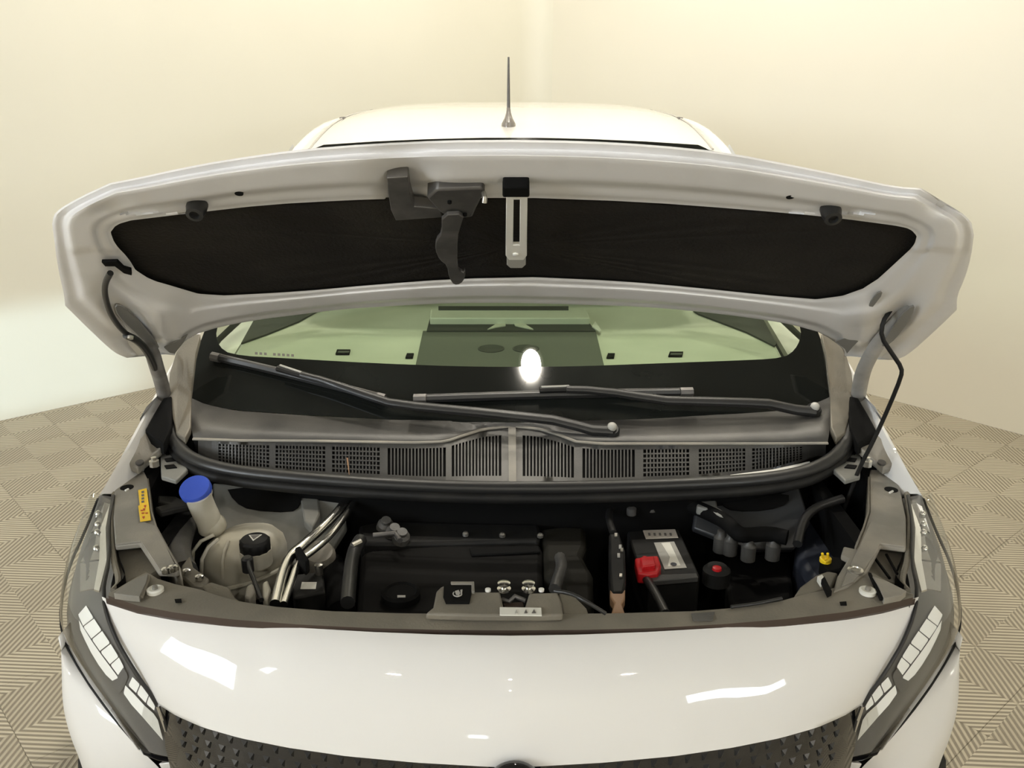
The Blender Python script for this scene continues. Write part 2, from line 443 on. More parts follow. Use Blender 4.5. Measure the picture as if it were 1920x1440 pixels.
# insulation pad
rows = []
for t in (0, .02, .06, .12, .3, .55, .8, .98):
    rows.append([H(lerp(rp[k][0], HC[0], t), lerp(rp[k][1], HC[1], t), (-.004 + .007*sm(0, .1, t) + (.004*math.sin(k*.35)*t*(1-t)))) for k in range(NA)])
s = MB(); s.loft(rows, True, False, True); o = part(s, 'insulation_pad', M['pad'], hood, ang=60); o['label'] = 'black felt insulation pad'
def hslab(name, pxs, off, th, m, parent=hood, ch=0, bevel=.0015):
    if ch: pxs = [(p.x, p.y) for p in chaikin([Vector((a, b, 0)) for a, b in pxs], ch, True)]
    p = [H(u, v, off) for u, v in pxs]; s = MB(); s.slab(p, -HN*th); return part(s, name, m, parent, fix=True, bevel=bevel, ang=35)
# latch spring bracket, latch plate and hook
hslab('latch_bracket', [(725, 334), (765, 332), (768, 360), (776, 388), (826, 392), (830, 408), (742, 414), (733, 395), (728, 365)], .020, .02, M['steel'])
lp = hslab('latch_plate', [(800, 372), (818, 356), (905, 353), (909, 362), (893, 392), (886, 408), (846, 412), (824, 398)], .026, .03, M['steel'], bevel=.004)
hslab('latch_hook', [(828, 404), (871, 402), (863, 428), (858, 445), (857, 505), (866, 512), (873, 508), (872, 522), (864, 533), (851, 535), (842, 522),
                     (838, 498), (824, 488), (816, 470), (817, 452), (828, 440)], .036, .008, M['steel'], ch=1)
for (u, v, r) in ((843, 377, 4), (853, 401, 6), (872, 400, 4), (838, 402, 3)):
    s = MB(); c = H(u, v, .028); s.lathe(c, [(r*.00085, 0), (r*.00085, .004), (r*.0005, .005)], 12, HN); part(s, 'rivet', M['black'], lp)
s = MB(); s.tube([H(907, 362, .03), H(909, 372, .045), H(908, 380, .05)], .004); part(s, 'striker_pin', M['zinc'], lp)
# white slotted strap hanging from a black clip
st = MB()
def Q(u, v): return H(u, v, .034)
for poly in ([(949, 372), (963, 372), (962, 462), (948, 462)], [(975, 372), (989, 372), (988, 462), (974, 462)],
             [(948, 460), (988, 460), (988, 480), (982, 488), (954, 488), (948, 480)], [(949, 368), (989, 368), (989, 375), (949, 375)]):
    st.slab([Q(*p) for p in poly], -HN*.008)
strap = part(st, 'slotted_strap', M['white'], hood, fix=True, bevel=.0015, ang=35); strap['label'] = 'white slotted plastic strap'
hslab('strap_foot', [(950, 484), (986, 484), (986, 497), (979, 503), (957, 503), (950, 497)], .027, .006, M['silver_label'])
s = MB(); s.lathe(H(967, 476, .034), [(.0055, 0), (.0055, .003), (.003, .004)], 16, HN); part(s, 'rivet', M['white'], strap)
hslab('strap_clip', [(943, 352), (992, 352), (993, 371), (942, 371)], .042, .03, M['black'], bevel=.003)
# rubber stops, drain holes, small marks, plastic retainer, washer hose
for u, v in ((371, 382), (1556, 390)):
    s = MB(); c = H(u, v, .012); s.lathe(c, [(.016, 0), (.016, .012), (.0135, .022), (.0135, .026), (.008, .027), (.007, .020)], 20, Vector((0, -.75, -.5)))
    part(s, 'rubber_stop', M['rubber'], hood)
for u, v in ((448, 364), (1482, 370)):
    s = MB(); s.lathe(H(u, v, .024), [(.0065, -.012), (.0065, .0)], 14, HN); part(s, 'drain_hole', M['black'], hood)
hslab('pad_clip', [(190, 492), (220, 491), (232, 503), (246, 507), (247, 517), (232, 513), (215, 500), (197, 500)], .022, .006, M['black'], bevel=.001)
s = MB(); s.tube(chaikin([H(u, v, .03) for u, v in ((207, 512), (197, 530), (196, 552), (205, 585), (222, 612), (243, 632))], 2), .0055); part(s, 'washer_hose', M['rubber'], hood)
s = MB(); s.tube(chaikin([H(u, v, .034) for u, v in ((236, 628), (258, 638), (277, 660), (290, 690))], 2), .008); part(s, 'hinge_sleeve', M['rubber'], hood)
s = MB(); s.lathe(H(245, 630, .038), [(.006, 0), (.006, .006), (.003, .007)], 8, HN); part(s, 'hose_clamp', M['zinc'], hood)
# dark slabs painting shade into the pockets and notches by the hinges
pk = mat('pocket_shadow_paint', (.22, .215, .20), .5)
hslab('pocket_shade', [(214, 572), (232, 575), (262, 604), (292, 640), (300, 656), (280, 650), (246, 618), (220, 592)], .016, .004, pk, ch=1)
hslab('pocket_shade', [(1712, 572), (1716, 580), (1704, 604), (1680, 636), (1662, 650), (1650, 650), (1668, 622), (1690, 590)], .016, .004, pk, ch=1)
hslab('pocket_shade', [(1650, 545), (1656, 552), (1640, 572), (1626, 590), (1624, 584), (1634, 562)], .016, .003, pk, ch=1)
hslab('notch_shade', [(307, 652), (330, 640), (352, 628), (345, 642), (334, 656), (328, 664), (318, 662)], .012, .003, pk)
hslab('notch_shade', [(1566, 640), (1590, 632), (1610, 640), (1600, 650), (1588, 664), (1584, 655)], .012, .003, pk)
# gooseneck hinges
def hinge(path, w, y1, m):
    pts = []
    n = len(path)
    for i, (u, v) in enumerate(path):
        a = H(path[0][0], path[0][1], .03); t = i/(n-1)
        p = H(u, v, .03); yy = lerp(a.y + .09, y1, t)
        pts.append(py(u, v, yy))
    s = MB(); s.tube(chaikin(pts, 2), (w, w*.55), 12); return s
hinge([(214, 560), (235, 590), (262, 622), (284, 655), (294, 690), (303, 718), (309, 748)], .017, 2.10, 0).build('bonnet_hinge', mat('hinge_grey', (.26, .25, .24), .4, noise=((.12, .11, .1), 14, .4, .7)), car)
hinge([(1712, 566), (1690, 596), (1664, 622), (1640, 652), (1620, 690), (1613, 718), (1608, 750)], .018, 2.10, 0).build('bonnet_hinge', mat('hinge_pale_grey', (.42, .41, .39), .4, noise=((.30, .29, .27), 14, .4, .7)), car)
# prop rod
s = MB(); rp_ = [(1681, 566, 1.80), (1668, 584, 1.78), (1655, 603, 1.77), (1652, 632, 1.77), (1672, 662, 1.77), (1691, 690, 1.77), (1690, 706, 1.77), (1668, 760, 1.79), (1640, 822, 1.80), (1610, 880, 1.81), (1592, 930, 1.82), (1580, 960, 1.83)]
rpts = []
for (u, v, y) in rp_:
    rpts.append(py(u, v, y))
s.tube(chaikin(rpts, 1), .0045); o = s.build('prop_rod', M['dark'], car); o['label'] = 'thin dark prop rod holding the bonnet up'

# ---------------------------------------------------------------- windscreen, frit band
CLR = [(560, 290), (480, 440), (418, 590), (405, 620), (407, 640), (416, 655), (437, 666), (560, 673), (700, 681), (860, 687), (960, 688), (1080, 687), (1240, 681), (1380, 676), (1466, 672),
       (1486, 661), (1499, 642), (1503, 620), (1490, 590), (1430, 440), (1350, 290), (1150, 276), (960, 272), (760, 276)]
GOUT = [(552, 275), (470, 430), (376, 628), (352, 740), (362, 752), (420, 768), (600, 780), (800, 790), (960, 792), (1120, 790), (1320, 780), (1500, 768), (1556, 752), (1566, 740),
        (1540, 628), (1446, 430), (1364, 275), (1160, 262), (960, 257), (750, 262)]
GC = (958, 500); NG = 200
gc = polar(CLR, GC, NG, 450, 200, 1); go = polar(GOUT, GC, NG, 550, 260, 1)
rows = [[G(lerp(gc[k][0], GC[0], t), lerp(gc[k][1], GC[1], t)) for k in range(NG)] for t in (0, .2, .4, .6, .8, .98)]
s = MB(); s.loft(rows, True, False, True); ws = s.build('windscreen', M['glass'], car, ang=80)
rows = [[G(lerp(go[k][0], gc[k][0], t), lerp(go[k][1], gc[k][1], t)) for k in range(NG)] for t in (0, .25, .5, .75, 1)]
s = MB(); s.loft(rows, True); o = part(s, 'frit_band', mat('black_glass_edge', (.008, .009, .008), .05, spec=.4, noise=((.018, .02, .018), 3, .5, .8)), ws, ang=80)
o['label'] = 'black ceramic edge of the windscreen'
for i in range(9):
    u = 478 + i*8.5
    if i == 3: continue
    s = MB(); s.slab([G(u, 660+i*.5, .0004), G(u+5, 660.4+i*.5, .0004), G(u+5, 665+i*.5, .0004), G(u, 664.6+i*.5, .0004)], (0, .0003, 0)); part(s, 'glass_marking', M['ink'], ws, smooth=False)
# interior seen through the glass
DZ = 1.0
s = MB(); s.slab([pz(u, v, DZ) for u, v in ((500, 552), (474, 602), (437, 668), (425, 700), (960, 712), (1490, 700), (1470, 673), (1433, 602), (1405, 552))], (0, 0, -.16))
dash = s.build('dashboard', M['dash'], car, fix=True, bevel=.01, ang=40); dash['label'] = 'pale dashboard seen through the windscreen'
def dsl(name, pxs, z, th, m, **k):
    s = MB(); s.slab([pz(u, v, z) for u, v in pxs], (0, 0, -th)); return part(s, name, m, dash, fix=True, ang=35, **k)
dsl('end_panel', [(477, 598), (452, 643), (500, 626), (560, 602), (600, 580), (580, 572)], DZ+.006, .005, M['dashdark'])
dsl('end_panel', [(1310, 588), (1300, 582), (1330, 572), (1432, 600), (1456, 644), (1452, 648), (1400, 622)], DZ+.006, .005, M['dashdark'])
cp = dsl('centre_panel', [(793, 620), (778, 690), (960, 694), (1134, 690), (1117, 620)], DZ+.006, .005, M['dashmid'], bevel=.001)
for u in (921, 986):
    s = MB(); s.lathe(pz(u, 653, DZ+.0075), [(.037, -.004), (.037, 0), (.033, .001), (.030, -.001)], 28); part(s, 'round_recess', M['dashdark'], dash)
dsl('centre_bar', [(806, 597), (1098, 597), (1117, 620), (800, 620)], DZ+.010, .01, M['dashdark'])
dsl('screen_hood', [(808, 580), (1100, 580), (1106, 596), (806, 596)], DZ+.03, .03, M['dash'], bevel=.004)
dsl('screen_slot', [(822, 574), (1066, 574), (1066, 579), (822, 579)], DZ+.035, .03, M['dashdark'])
dsl('chrome_arc', [(914, 617), (930, 607), (948, 603), (948, 610), (930, 613)], DZ+.013, .003, M['dash'])
dsl('chrome_arc', [(1000, 617), (984, 607), (962, 603), (966, 610), (984, 614)], DZ+.013, .003, M['dash'])
dsl('small_vent', [(1110, 612), (1116, 602), (1127, 618), (1124, 622)], DZ+.013, .003, M['white'])
for u0, v0, w in ((629, 655, 26), (760, 662, 14), (1137, 662, 14), (1253, 659, 26)):
    sl = dsl('defrost_slot', [(u0+3, v0), (u0+w+2, v0), (u0+w, v0+8), (u0, v0+8)], DZ+.005, .004, M['black'])
    if w > 20: dsl('slot_bar', [(u0+5, v0+3.2), (u0+w, v0+3.2), (u0+w-1, v0+5.4), (u0+4, v0+5.4)], DZ+.0075, .002, M['dashmid'])
s = MB(); s.tube([Vector((-.40 + .19*math.cos(a), 2.98 + .06*math.sin(a), .98 + .18*math.sin(a))) for a in [i*math.pi/12 for i in range(25)]], .014); s.build('steering_wheel', M['dark'], car)
for f in (0, 1):
    dc = [pz(u, v, .985) for u, v in ((330, 552), (520, 552), (478, 600), (432, 676), (380, 690), (360, 640))]
    dc = [Vector((max(p.x, -.85), p.y, p.z)) for p in dc]
    if f: dc = mir(dc)
    s = MB(); s.slab(dc, (0, 0, -.02)); s.build('bright_corner_panel', M['white'], car, fix=True)  # white panel added to brighten the corners seen through the windscreen
for x in (-.38, .37):
    s = MB(); s.box((x, 3.55, .62), .5, .52, .2); s.box((x, 3.85, .95), .48, .14, .6, Matrix.Rotation(R(-14), 3, 'X')); s.box((x, 3.98, 1.33), .24, .09, .16)
    s.build('front_seat', M['seat'], car, fix=True, bevel=.03)
s = MB(); s.box((0, 3.9, .38), 1.6, 2.9, .04); s.build('cabin_floor', M['seat'], car, fix=True)

# ---------------------------------------------------------------- wipers
def arm(name, pts, r, m, off):
    s = MB(); s.tube(chaikin([G(u, v, off) for u, v in pts], 1), r, 10); return s.build(name, m, car)
def wiper(armpts, blade, conn, piv, lab):
    s = MB(); P = [G(u, v, .034) for u, v in armpts]; n = len(P)
    rr = [(lerp(.016, .010, i/(n-1)), lerp(.013, .009, i/(n-1))) for i in range(n)]
    s.tube(P, rr, 10); w = s.build('wiper_arm', M['rubber'], car); w['label'] = lab
    b0, b1 = blade; s = MB()
    B_ = [G(lerp(b0[0], b1[0], t), lerp(b0[1], b1[1], t) - 2.0*math.sin(math.pi*t), .012) for t in [i/14 for i in range(15)]]
    s.tube(B_, [(.011, .011)]*15, 8); part(s, 'wiper_blade', M['rubber'], w)
    s = MB(); B2 = [G(lerp(b0[0], b1[0], t), lerp(b0[1], b1[1], t) - 6 - 2.0*math.sin(math.pi*t), .020) for t in [.02 + .96*i/14 for i in range(15)]]
    s.tube(B2, .0026, 6); part(s, 'blade_spine', M['steel'], w)
    for t in (0.0, 1.0):
        s = MB(); t2 = .045 if t == 0 else .955
        s.tube([G(lerp(b0[0], b1[0], t), lerp(b0[1], b1[1], t), .014), G(lerp(b0[0], b1[0], t2), lerp(b0[1], b1[1], t2), .014)], .0125, 8); part(s, 'blade_end_cap', M['steel'], w)
    a, b = conn; s = MB(); s.tube([G(*a, .03), G(*b, .03)], [(.013, .008)]*2, 8); part(s, 'blade_connector', M['dark'], w)
    s = MB(); s.tube([G(a[0]+3, a[1]-5, .038), G(b[0]-3, b[1]-5, .038)], .003, 6); part(s, 'connector_rim', M['silver_label'], w)
    c = G(*piv, .036); s = MB(); s.lathe(c, [(.019, -.02), (.019, 0), (.015, .006)], 20, (0, -.6, .8)); part(s, 'pivot_boss', M['rubber'], w)
    s = MB(); s.lathe(c + Vector((0, -.004, .008)), [(.011, 0), (.0105, .006), (.007, .010), (.001, .012)], 18, (0, -.6, .8)); part(s, 'pivot_cap', M['silver_label'], w)
wiper([(1148, 808), (1110, 806), (1085, 799), (1036, 787), (900, 773), (780, 762), (730, 755), (690, 742), (640, 725), (600, 712), (565, 703)], ((398, 668), (722, 748)), ((522, 690), (570, 704)), (1147, 806), 'long left wiper arm reaching from the centre pivot')
wiper([(1526, 772), (1490, 768), (1440, 757), (1400, 755), (1330, 753), (1250, 751), (1200, 744), (1150, 736), (1100, 731), (1062, 730)], ((776, 748), (1298, 735)), ((1012, 731), (1070, 729)), (1526, 768), 'short right wiper arm with its pivot by the pillar')

# ---------------------------------------------------------------- cowl
def gridpatch(name, curves, n, m, parent, k=1, **kw):
    rows = [dens(c, n) for c in curves]; s = MB(); s.loft(rows); return s.build(name, m, parent, **kw)
CGT = [(350, 744), (385, 760), (440, 772), (600, 783), (800, 790), (960, 792), (1120, 790), (1320, 781), (1490, 770), (1545, 752), (1566, 740)]
CMT = [(362, 825), (450, 828), (600, 829), (780, 832), (835, 830), (870, 818), (905, 807), (960, 801), (1010, 806), (1050, 818), (1080, 830), (1130, 834), (1300, 834), (1450, 834), (1552, 833)]
CMB = [(372, 862), (450, 880), (600, 893), (780, 903), (960, 908), (1130, 907), (1300, 900), (1450, 884), (1535, 855)]
r0 = [G(u, v, -.002) for u, v in CGT]; r1 = [pz(u, v-4, .935) for u, v in CMT]; r2 = [pz(u, v, .928) for u, v in CMT]
rm = [a.lerp(b, .5) + Vector((0, 0, -.012)) for a, b in zip(dens(r0, 15), dens(r1, 15))]
gridpatch('cowl_panel', [r0, rm, r1], 60, M['cowl'], car, solid=.003, ang=60)
cg = gridpatch('cowl_grille', [r2, [pz(u, v, .875) for u, v in CMB]], 60, M['black'], car)
# lip along the top of the grille
s = MB(); s.tube(dens([pz(u, v-2, .934) for u, v in CMT], 70), [(.005, .003)]*70, 8); part(s, 'grille_lip', M['dusty'], cg)
def cm(u, t):   # point on the slanted grille face, t 0 top 1 bottom
    def iv(c):
        for (a, b), (c_, d) in zip(c, c[1:]):
            if a <= u <= c_: return b + (d-b)*(u-a)/(c_-a)
        return c[0][1] if u < c[0][0] else c[-1][1]
    v0, v1 = iv(CMT), iv(CMB)
    return pz(u, lerp(v0, v1, t), lerp(.930, .8765, t))
secs = [(410, 505), (517, 610), (623, 712), (727, 836), (847, 940), (980, 1076), (1092, 1190), (1206, 1292), (1310, 1397), (1410, 1504)]
bars = MB(); plates = MB(); FN = Vector((0, -.0015, .0015))
def rib(u0, t0, u1, t1, u2, t2, u3, t3, mb): mb.slab([cm(u0, t0)+FN, cm(u1, t1)+FN, cm(u2, t2)+FN, cm(u3, t3)+FN], -FN*1.2)
edges = [372] + [x for a in secs for x in a] + [1548]
for i in range(0, len(edges), 2):
    a, b = edges[i], edges[i+1]; n = max(1, int((b-a)/12))
    for j in range(n):
        x0, x1 = lerp(a, b, j/n), lerp(a, b, (j+1)/n); rib(x0, 0, x1, 0, x1, 1, x0, 1, plates)
for a, b in secs:
    for (t0, t1) in ((0, .13), (.86, 1.0)): 
        for j in range(8): x0, x1 = lerp(a, b, j/8), lerp(a, b, (j+1)/8); rib(x0, t0, x1, t0, x1, t1, x0, t1, plates)
    n = int((b-a)/6.2)
    for j in range(1, n):
        x = lerp(a, b, j/n); rib(x-1.3, .12, x+1.3, .12, x+1.3, .88, x-1.3, .88, bars)
    nh = 6 if (a < 720 or a > 1200) else 0
    for j in range(1, nh):
        t = lerp(.12, .88, j/nh); rib(a, t-.02, b, t-.02, b, t+.02, a, t+.02, bars)
part(plates, 'grille_frame', M['cowl'], cg, fix=True, ang=30)
o = part(bars, 'grille_mesh', M['cowl'], cg, smooth=False); o['kind'] = 'stuff'
s = MB(); s.slab([cm(953, -.06)+FN*4, cm(967, -.06)+FN*4, cm(968, 1.0)+FN*4, cm(954, 1.0)+FN*4], -FN*5); part(s, 'centre_rib', M['dusty'], cg, fix=True)
s = MB(); s.slab([cm(650, .45)+FN*2, cm(653, .45)+FN*2, cm(656, .95)+FN*2, cm(655, .95)+FN*2], -FN*.5); part(s, 'dry_pine_needle', M['copper'], cg, smooth=False)
s = MB(); s.slab([pz(u, v, .892) for u, v in ((1360, 896), (1440, 889), (1500, 876), (1520, 870), (1518, 865), (1450, 880), (1370, 890))], (0, 0, -.004)); part(s, 'sheet_edge', M['white'], cg, smooth=False)
# bonnet seal: fat rubber tube sweeping under the cowl
SEAL = [(319, 780, .935), (318, 800, .93), (328, 830, .92), (350, 855, .91), (390, 872, .905), (450, 885, .90), (560, 896, .90), (700, 906, .90), (850, 913, .90), (960, 915, .90), (1100, 914, .90), (1300, 907, .90), (1420, 900, .90),
        (1500, 888, .90), (1550, 868, .905), (1580, 843, .915), (1593, 815, .93), (1596, 792, .935)]
s = MB(); P = chaikin([pz(u, v, z) for u, v, z in SEAL], 3); s.tube(P, [(.016, .013)]*len(P), 14)
seal = s.build('bonnet_seal', M['rubber'], car, ang=80); seal['label'] = 'glossy black rubber seal along the cowl'
s = MB(); P2 = [p + Vector((0, -.012, -.019)) for p in P]; s.tube(P2, [(.012, .012)]*len(P2), 10); part(s, 'seal_flange', M['dark'], seal, ang=80)
# firewall below the seal
W0 = [pz(u, v+10, z-.03) + Vector((0, .03, 0)) for u, v, z in SEAL]
s = MB(); s.loft([dens(W0, 60), [p + Vector((0, .05, -.18)) for p in dens(W0, 60)], [p + Vector((0, .05, -.5)) for p in dens(W0, 60)]]); s.build('firewall', M['black'], car)
# black corner pieces and fender-end plastic at the foot of the pillars
def corner(f):
    pl = [(318, 700, 1.02), (330, 660, 1.07), (352, 628, 1.11), (376, 625, 1.115), (366, 660, 1.08), (358, 735, .985), (357, 800, .95), (347, 820, .94), (330, 812, .94), (323, 780, .95), (315, 740, .985)]
    p = [pz(u, v, z) for u, v, z in pl]
    if f: p = mir(p)
    s = MB(); s.slab(p, (0, 0, -.02)); o = s.build('pillar_foot_trim', M['lock'], car, fix=True, bevel=.005, ang=40)
corner(0); corner(1)

# ---------------------------------------------------------------- wings (fenders)
FO = [(183, 934, .872), (205, 898, .90), (232, 848, .93), (262, 792, .955), (290, 742, .975), (318, 690, 1.01), (345, 645, 1.06)]
FI = [(212, 926, .868), (232, 885, .895), (258, 838, .925), (285, 785, .95), (306, 745, .97), (330, 695, 1.0), (352, 650, 1.05)]
def fender(f):
    a = [pz(*p) for p in FO]; b = [pz(*p) for p in FI]; n = 30
    a = dens(chaikin(a), n); b = dens(chaikin(b), n)
    top = [p.lerp(q, .4) + Vector((0, 0, .006)) for p, q in zip(a, b)]
    out1 = [p + Vector((-.012, 0, -.03)) for p in a]
    out2 = [Vector((-.905, max(p.y, 1.62 + .0*p.y), .62)) for p in a]
    out3 = [Vector((-.90, max(p.y, 1.62), .40)) for p in a]
    inn = [p + Vector((.012, 0, -.05)) for p in b]
    rows = [out3, out2, out1, a, top, b, inn]
    if f: rows = [mir(r) for r in rows]
    s = MB(); s.loft(rows); s.build('wing', M['paint'], car, ang=50)
    # inner shelf between wing and bay
    rows = [inn if not f else inn, [p + Vector((.05, 0, -.05)) for p in b], [p + Vector((.06, .0, -.35)) for p in b]]
    if f: rows = [mir(r) for r in rows]
    s = MB(); s.loft(rows); s.build('inner_wing', M['black'], car, ang=50)
fender(0); fender(1)
# grey rear gusset on each wing's inner face, with hole and fixings
def gusset(f):
    mm = (lambda p: mx(p)) if f else (lambda p: p)
    def blk(name, pts, z, dep, m, par=car, bevel=.003):
        s = MB(); s.slab([mm(pz(u, v, z)) for u, v in pts], (0, 0, -dep)); return (s.build if par is car else (lambda *a, **k: part(s, a[0], a[1], par, **k)))(name, m, *([par] if par is car else []), fix=True, bevel=bevel, ang=35)
    s = MB(); q0 = [mm(pz(*p)) for p in ((240, 868, .905), (262, 825, .93), (282, 785, .945), (300, 800, .935), (318, 822, .925), (300, 840, .92), (272, 862, .90), (258, 876, .90))]
    s.slab(q0, (0, 0, -.02)); g = s.build('wing_gusset', M['dusty'], car, fix=True, bevel=.004, ang=35)
    s = MB(); s.lathe(mm(pz(262, 868, .904)), [(.009, -.002), (.009, .003), (.006, .004)], 16, (0, -.3, 1)); part(s, 'plug', M['steel'], g)
    s = MB(); s.lathe(mm(pz(289, 866, .915)), [(.011, -.01), (.011, .003), (.006, .004), (.006, .011)], 8); part(s, 'bolt', M['zinc'], g)
    blk('strut_top', [(300, 838), (322, 832), (345, 862), (352, 880), (330, 900), (302, 892)], .895, .012, M['paint_bay'])
    for k in range(3):
        blk('rib_slot', [(308, 846+k*13), (326, 844+k*13), (332, 850+k*13), (312, 852+k*13)], .8975, .003, M['black'], g, .0005)
gusset(0); gusset(1)
for f in (0, 1):
    p = [pz(u, v, z) for u, v, z in ((287, 778, .962), (306, 746, .985), (322, 742, .99), (322, 800, .95), (306, 832, .935), (296, 826, .935), (272, 806, .945))]
    if f: p = mir(p)
    s = MB(); s.slab(p, (0, 0, -.03)); s.build('hinge_shade', M['black'], car, fix=True, bevel=.003)  # black slab painting in the dark void beside the hinge

# ---------------------------------------------------------------- headlights
HI = [(213, 930, .872), (203, 985, .868), (206, 1050, .862), (191, 1116, .85), (212, 1190, .808), (258, 1268, .755), (298, 1322, .705), (334, 1424, .58)]
HO = [(184, 935, .868), (158, 1000, .815), (130, 1060, .765), (113, 1130, .715), (116, 1195, .675), (158, 1270, .635), (210, 1342, .60), (264, 1404, .565)]
NL, NW = 40, 14
hi = dens(chaikin([pz(*p) for p in HI], 1), NL); ho = dens(chaikin([pz(*p) for p in HO], 1), NL)
def lens_rows(off):
    rows = []
    for j in range(NW+1):
        s_ = j/NW; row = []
        for a, b in zip(hi, ho):
            p = a.lerp(b, s_); bul = .035*math.sin(math.pi*s_)
            row.append(p + Vector((-.55, -.55, .6)).normalized()*(bul - off*(1 if 0 < s_ < 1 else .6)) )
        rows.append(row)
    return rows
LR = lens_rows(0); HR = lens_rows(.022)
s_ = MB(); s_.loft(HR); hb = BVHTree.FromPolygons(s_.v, s_.f)
s_ = MB(); s_.loft(LR); lb = BVHTree.FromPolygons(s_.v, s_.f)
def hit(bv, u, v):
    d = ray(u, v).normalized(); r = bv.ray_cast(O, d)
    return r[0] if r[0] else None
def headlight(f):
    mm = mir if f else (lambda x: x)
    s = MB(); s.loft([mm(r) for r in HR]); h = s.build('headlight', M['lamphouse'], car, ang=60)
    h['label'] = ('right' if f else 'left') + ' headlight with a clear curved lens'
    s = MB(); s.loft([mm(r) for r in LR]); part(s, 'clear_lens', M['lens'], h, ang=60)
    def onh(name, pxs, m, lift=.007, th=.004, sub_=None):
        pts = []
        for u, v in pxs:
            p = hit(hb, u, v)
            if p is None: p = hit(lb, u, v)
            if p is None: return None
            pts.append(p - ray(u, v).normalized()*lift)
        s = MB(); s.slab(mm(pts), (0, .0, -th)); return part(s, name, m, h, fix=True, ang=30)
    # light blocks: outer row of five and inner row of three
    A0 = [(160, 1133), (175, 1158), (190, 1181), (206, 1205), (222, 1231)]; A1 = [(146, 1150), (156, 1172), (172, 1196), (188, 1219), (207, 1244)]
    def seg(P0, P1, i, g=.09):
        a, b, c, d = P0[i], P0[i+1], P1[i+1], P1[i]
        f2 = lambda p, q, t: (lerp(p[0], q[0], t), lerp(p[1], q[1], t))
        return [f2(a, b, g), f2(a, b, 1-g), f2(d, c, 1-g), f2(d, c, g)]
    A0.append((232, 1250)); A1.append((222, 1264))
    for i in range(5): onh('light_block', seg(A0, A1, i), M['drl'])
    B0 = [(148, 1163), (157, 1178), (172, 1202), (188, 1225), (205, 1248), (220, 1268)]; B1 = [(150, 1178), (158, 1196), (170, 1220), (184, 1243), (198, 1262), (210, 1273)]
    for i in range(5): onh('light_strip', seg(B0, B1, i, .0), M['drl'])
    C0_ = [(247, 1268), (262, 1283), (280, 1300), (293, 1313)]; C1_ = [(240, 1282), (256, 1297), (274, 1316), (290, 1330)]
    for i in range(3): onh('light_block', seg(C0_, C1_, i), M['drl'])
    D0 = [(235, 1285), (252, 1302), (270, 1322), (288, 1338), (296, 1350)]; D1 = [(232, 1298), (246, 1318), (266, 1340), (285, 1362), (305, 1385)]
    for i in range(4): onh('light_strip', seg(D0, D1, i, 0), M['white'] if i > 1 else M['drl'])
    onh('divider_fin', [(222, 1240), (238, 1262), (232, 1278), (222, 1292), (210, 1282), (222, 1266)], M['lamphouse'], .006, .01)
    # brightwork along the top of the lamp and the inner edge
    E0 = [(196, 942), (188, 990), (186, 1050), (176, 1105)]; E1 = [(206, 945), (198, 990), (200, 1050), (186, 1108)]
    E2 = [(186, 948), (170, 1000), (150, 1055), (150, 1110)]
    for i in range(3):
        onh('chrome_reflector', seg(E1, E0, i, 0), M['chrome']); onh('bezel_panel', seg(E0, E2, i, .03), M['reflector'])
    for v in (965, 985, 1000, 1030):
        p = hit(hb, 186 - (v-965)*.05, v)
        if p is not None:
            s = MB(); s.lathe(mm([p])[0], [(.006, 0), (.006, .008), (.002, .011)], 10, (0, -.5, .8)); part(s, 'aim_screw', M['alu'], h)
    s = MB(); s.tube(mm([p + Vector((0, -.001, .001)) for p in hi]), .0035, 8); part(s, 'lens_rim', M['rubber'], h)
    s = MB(); s.tube(mm([p for p in ho]), .0030, 8); part(s, 'lens_rim', M['dark'], h)
headlight(0); headlight(1)

# ---------------------------------------------------------------- front panel (bonnet-shut line down to the grille)
T0 = [(191, 1119), (250, 1137), (320, 1151), (430, 1166), (560, 1177), (700, 1185), (830, 1190), (957, 1192)]
T2 = [(298, 1322), (330, 1342), (380, 1364), (450, 1384), (540, 1402), (650, 1418), (780, 1430), (957, 1440)]
LB = [(191, 1119), (212, 1190), (258, 1268), (298, 1322)]
NS, NJ = 40, 22
t0s = dens([Vector((*p, 0)) for p in T0], NS); t2s = dens([Vector((*p, 0)) for p in T2], NS); lbs = dens(chaikin([Vector((*p, 0)) for p in LB], 2), NJ)
rows = []
for j in range(NJ):
    t = j/(NJ-1); row = []
    l = lbs[j]; lin = t0s[0].lerp(t2s[0], t); du = l - lin
    for i in range(NS):
        s_ = i/(NS-1); p = t0s[i].lerp(t2s[i], t) + du*(1-s_)**2
        zc = .868 - .165*t**1.25; zs = .850 - .145*t**1.0
        z = lerp(zs, zc, sm(0, 1, s_)**.8 if s_ > 0 else 0)
        z += -.0012*math.exp(-((s_-.36)/.05)**2)*math.exp(-((t-.25)/.3)**2)    # soft crease
        row.append(pz(p.x, p.y, z))
    row += mir(row[::-1][1:])
    rows.append(row)
under = [p + Vector((0, .03, .0)) for p in rows[-1]]
rows2 = [[p + Vector((0, .002, -.012)) for p in rows[0]], [p + Vector((0, 0, -.003)) for p in rows[0]]] + rows + [[p + Vector((0, .012, -.006)) for p in rows[-1]], under]
s = MB(); s.loft(rows2); fp = s.build('front_panel', M['paint'], car, ang=70); fp['label'] = 'white painted nose panel above the grille'
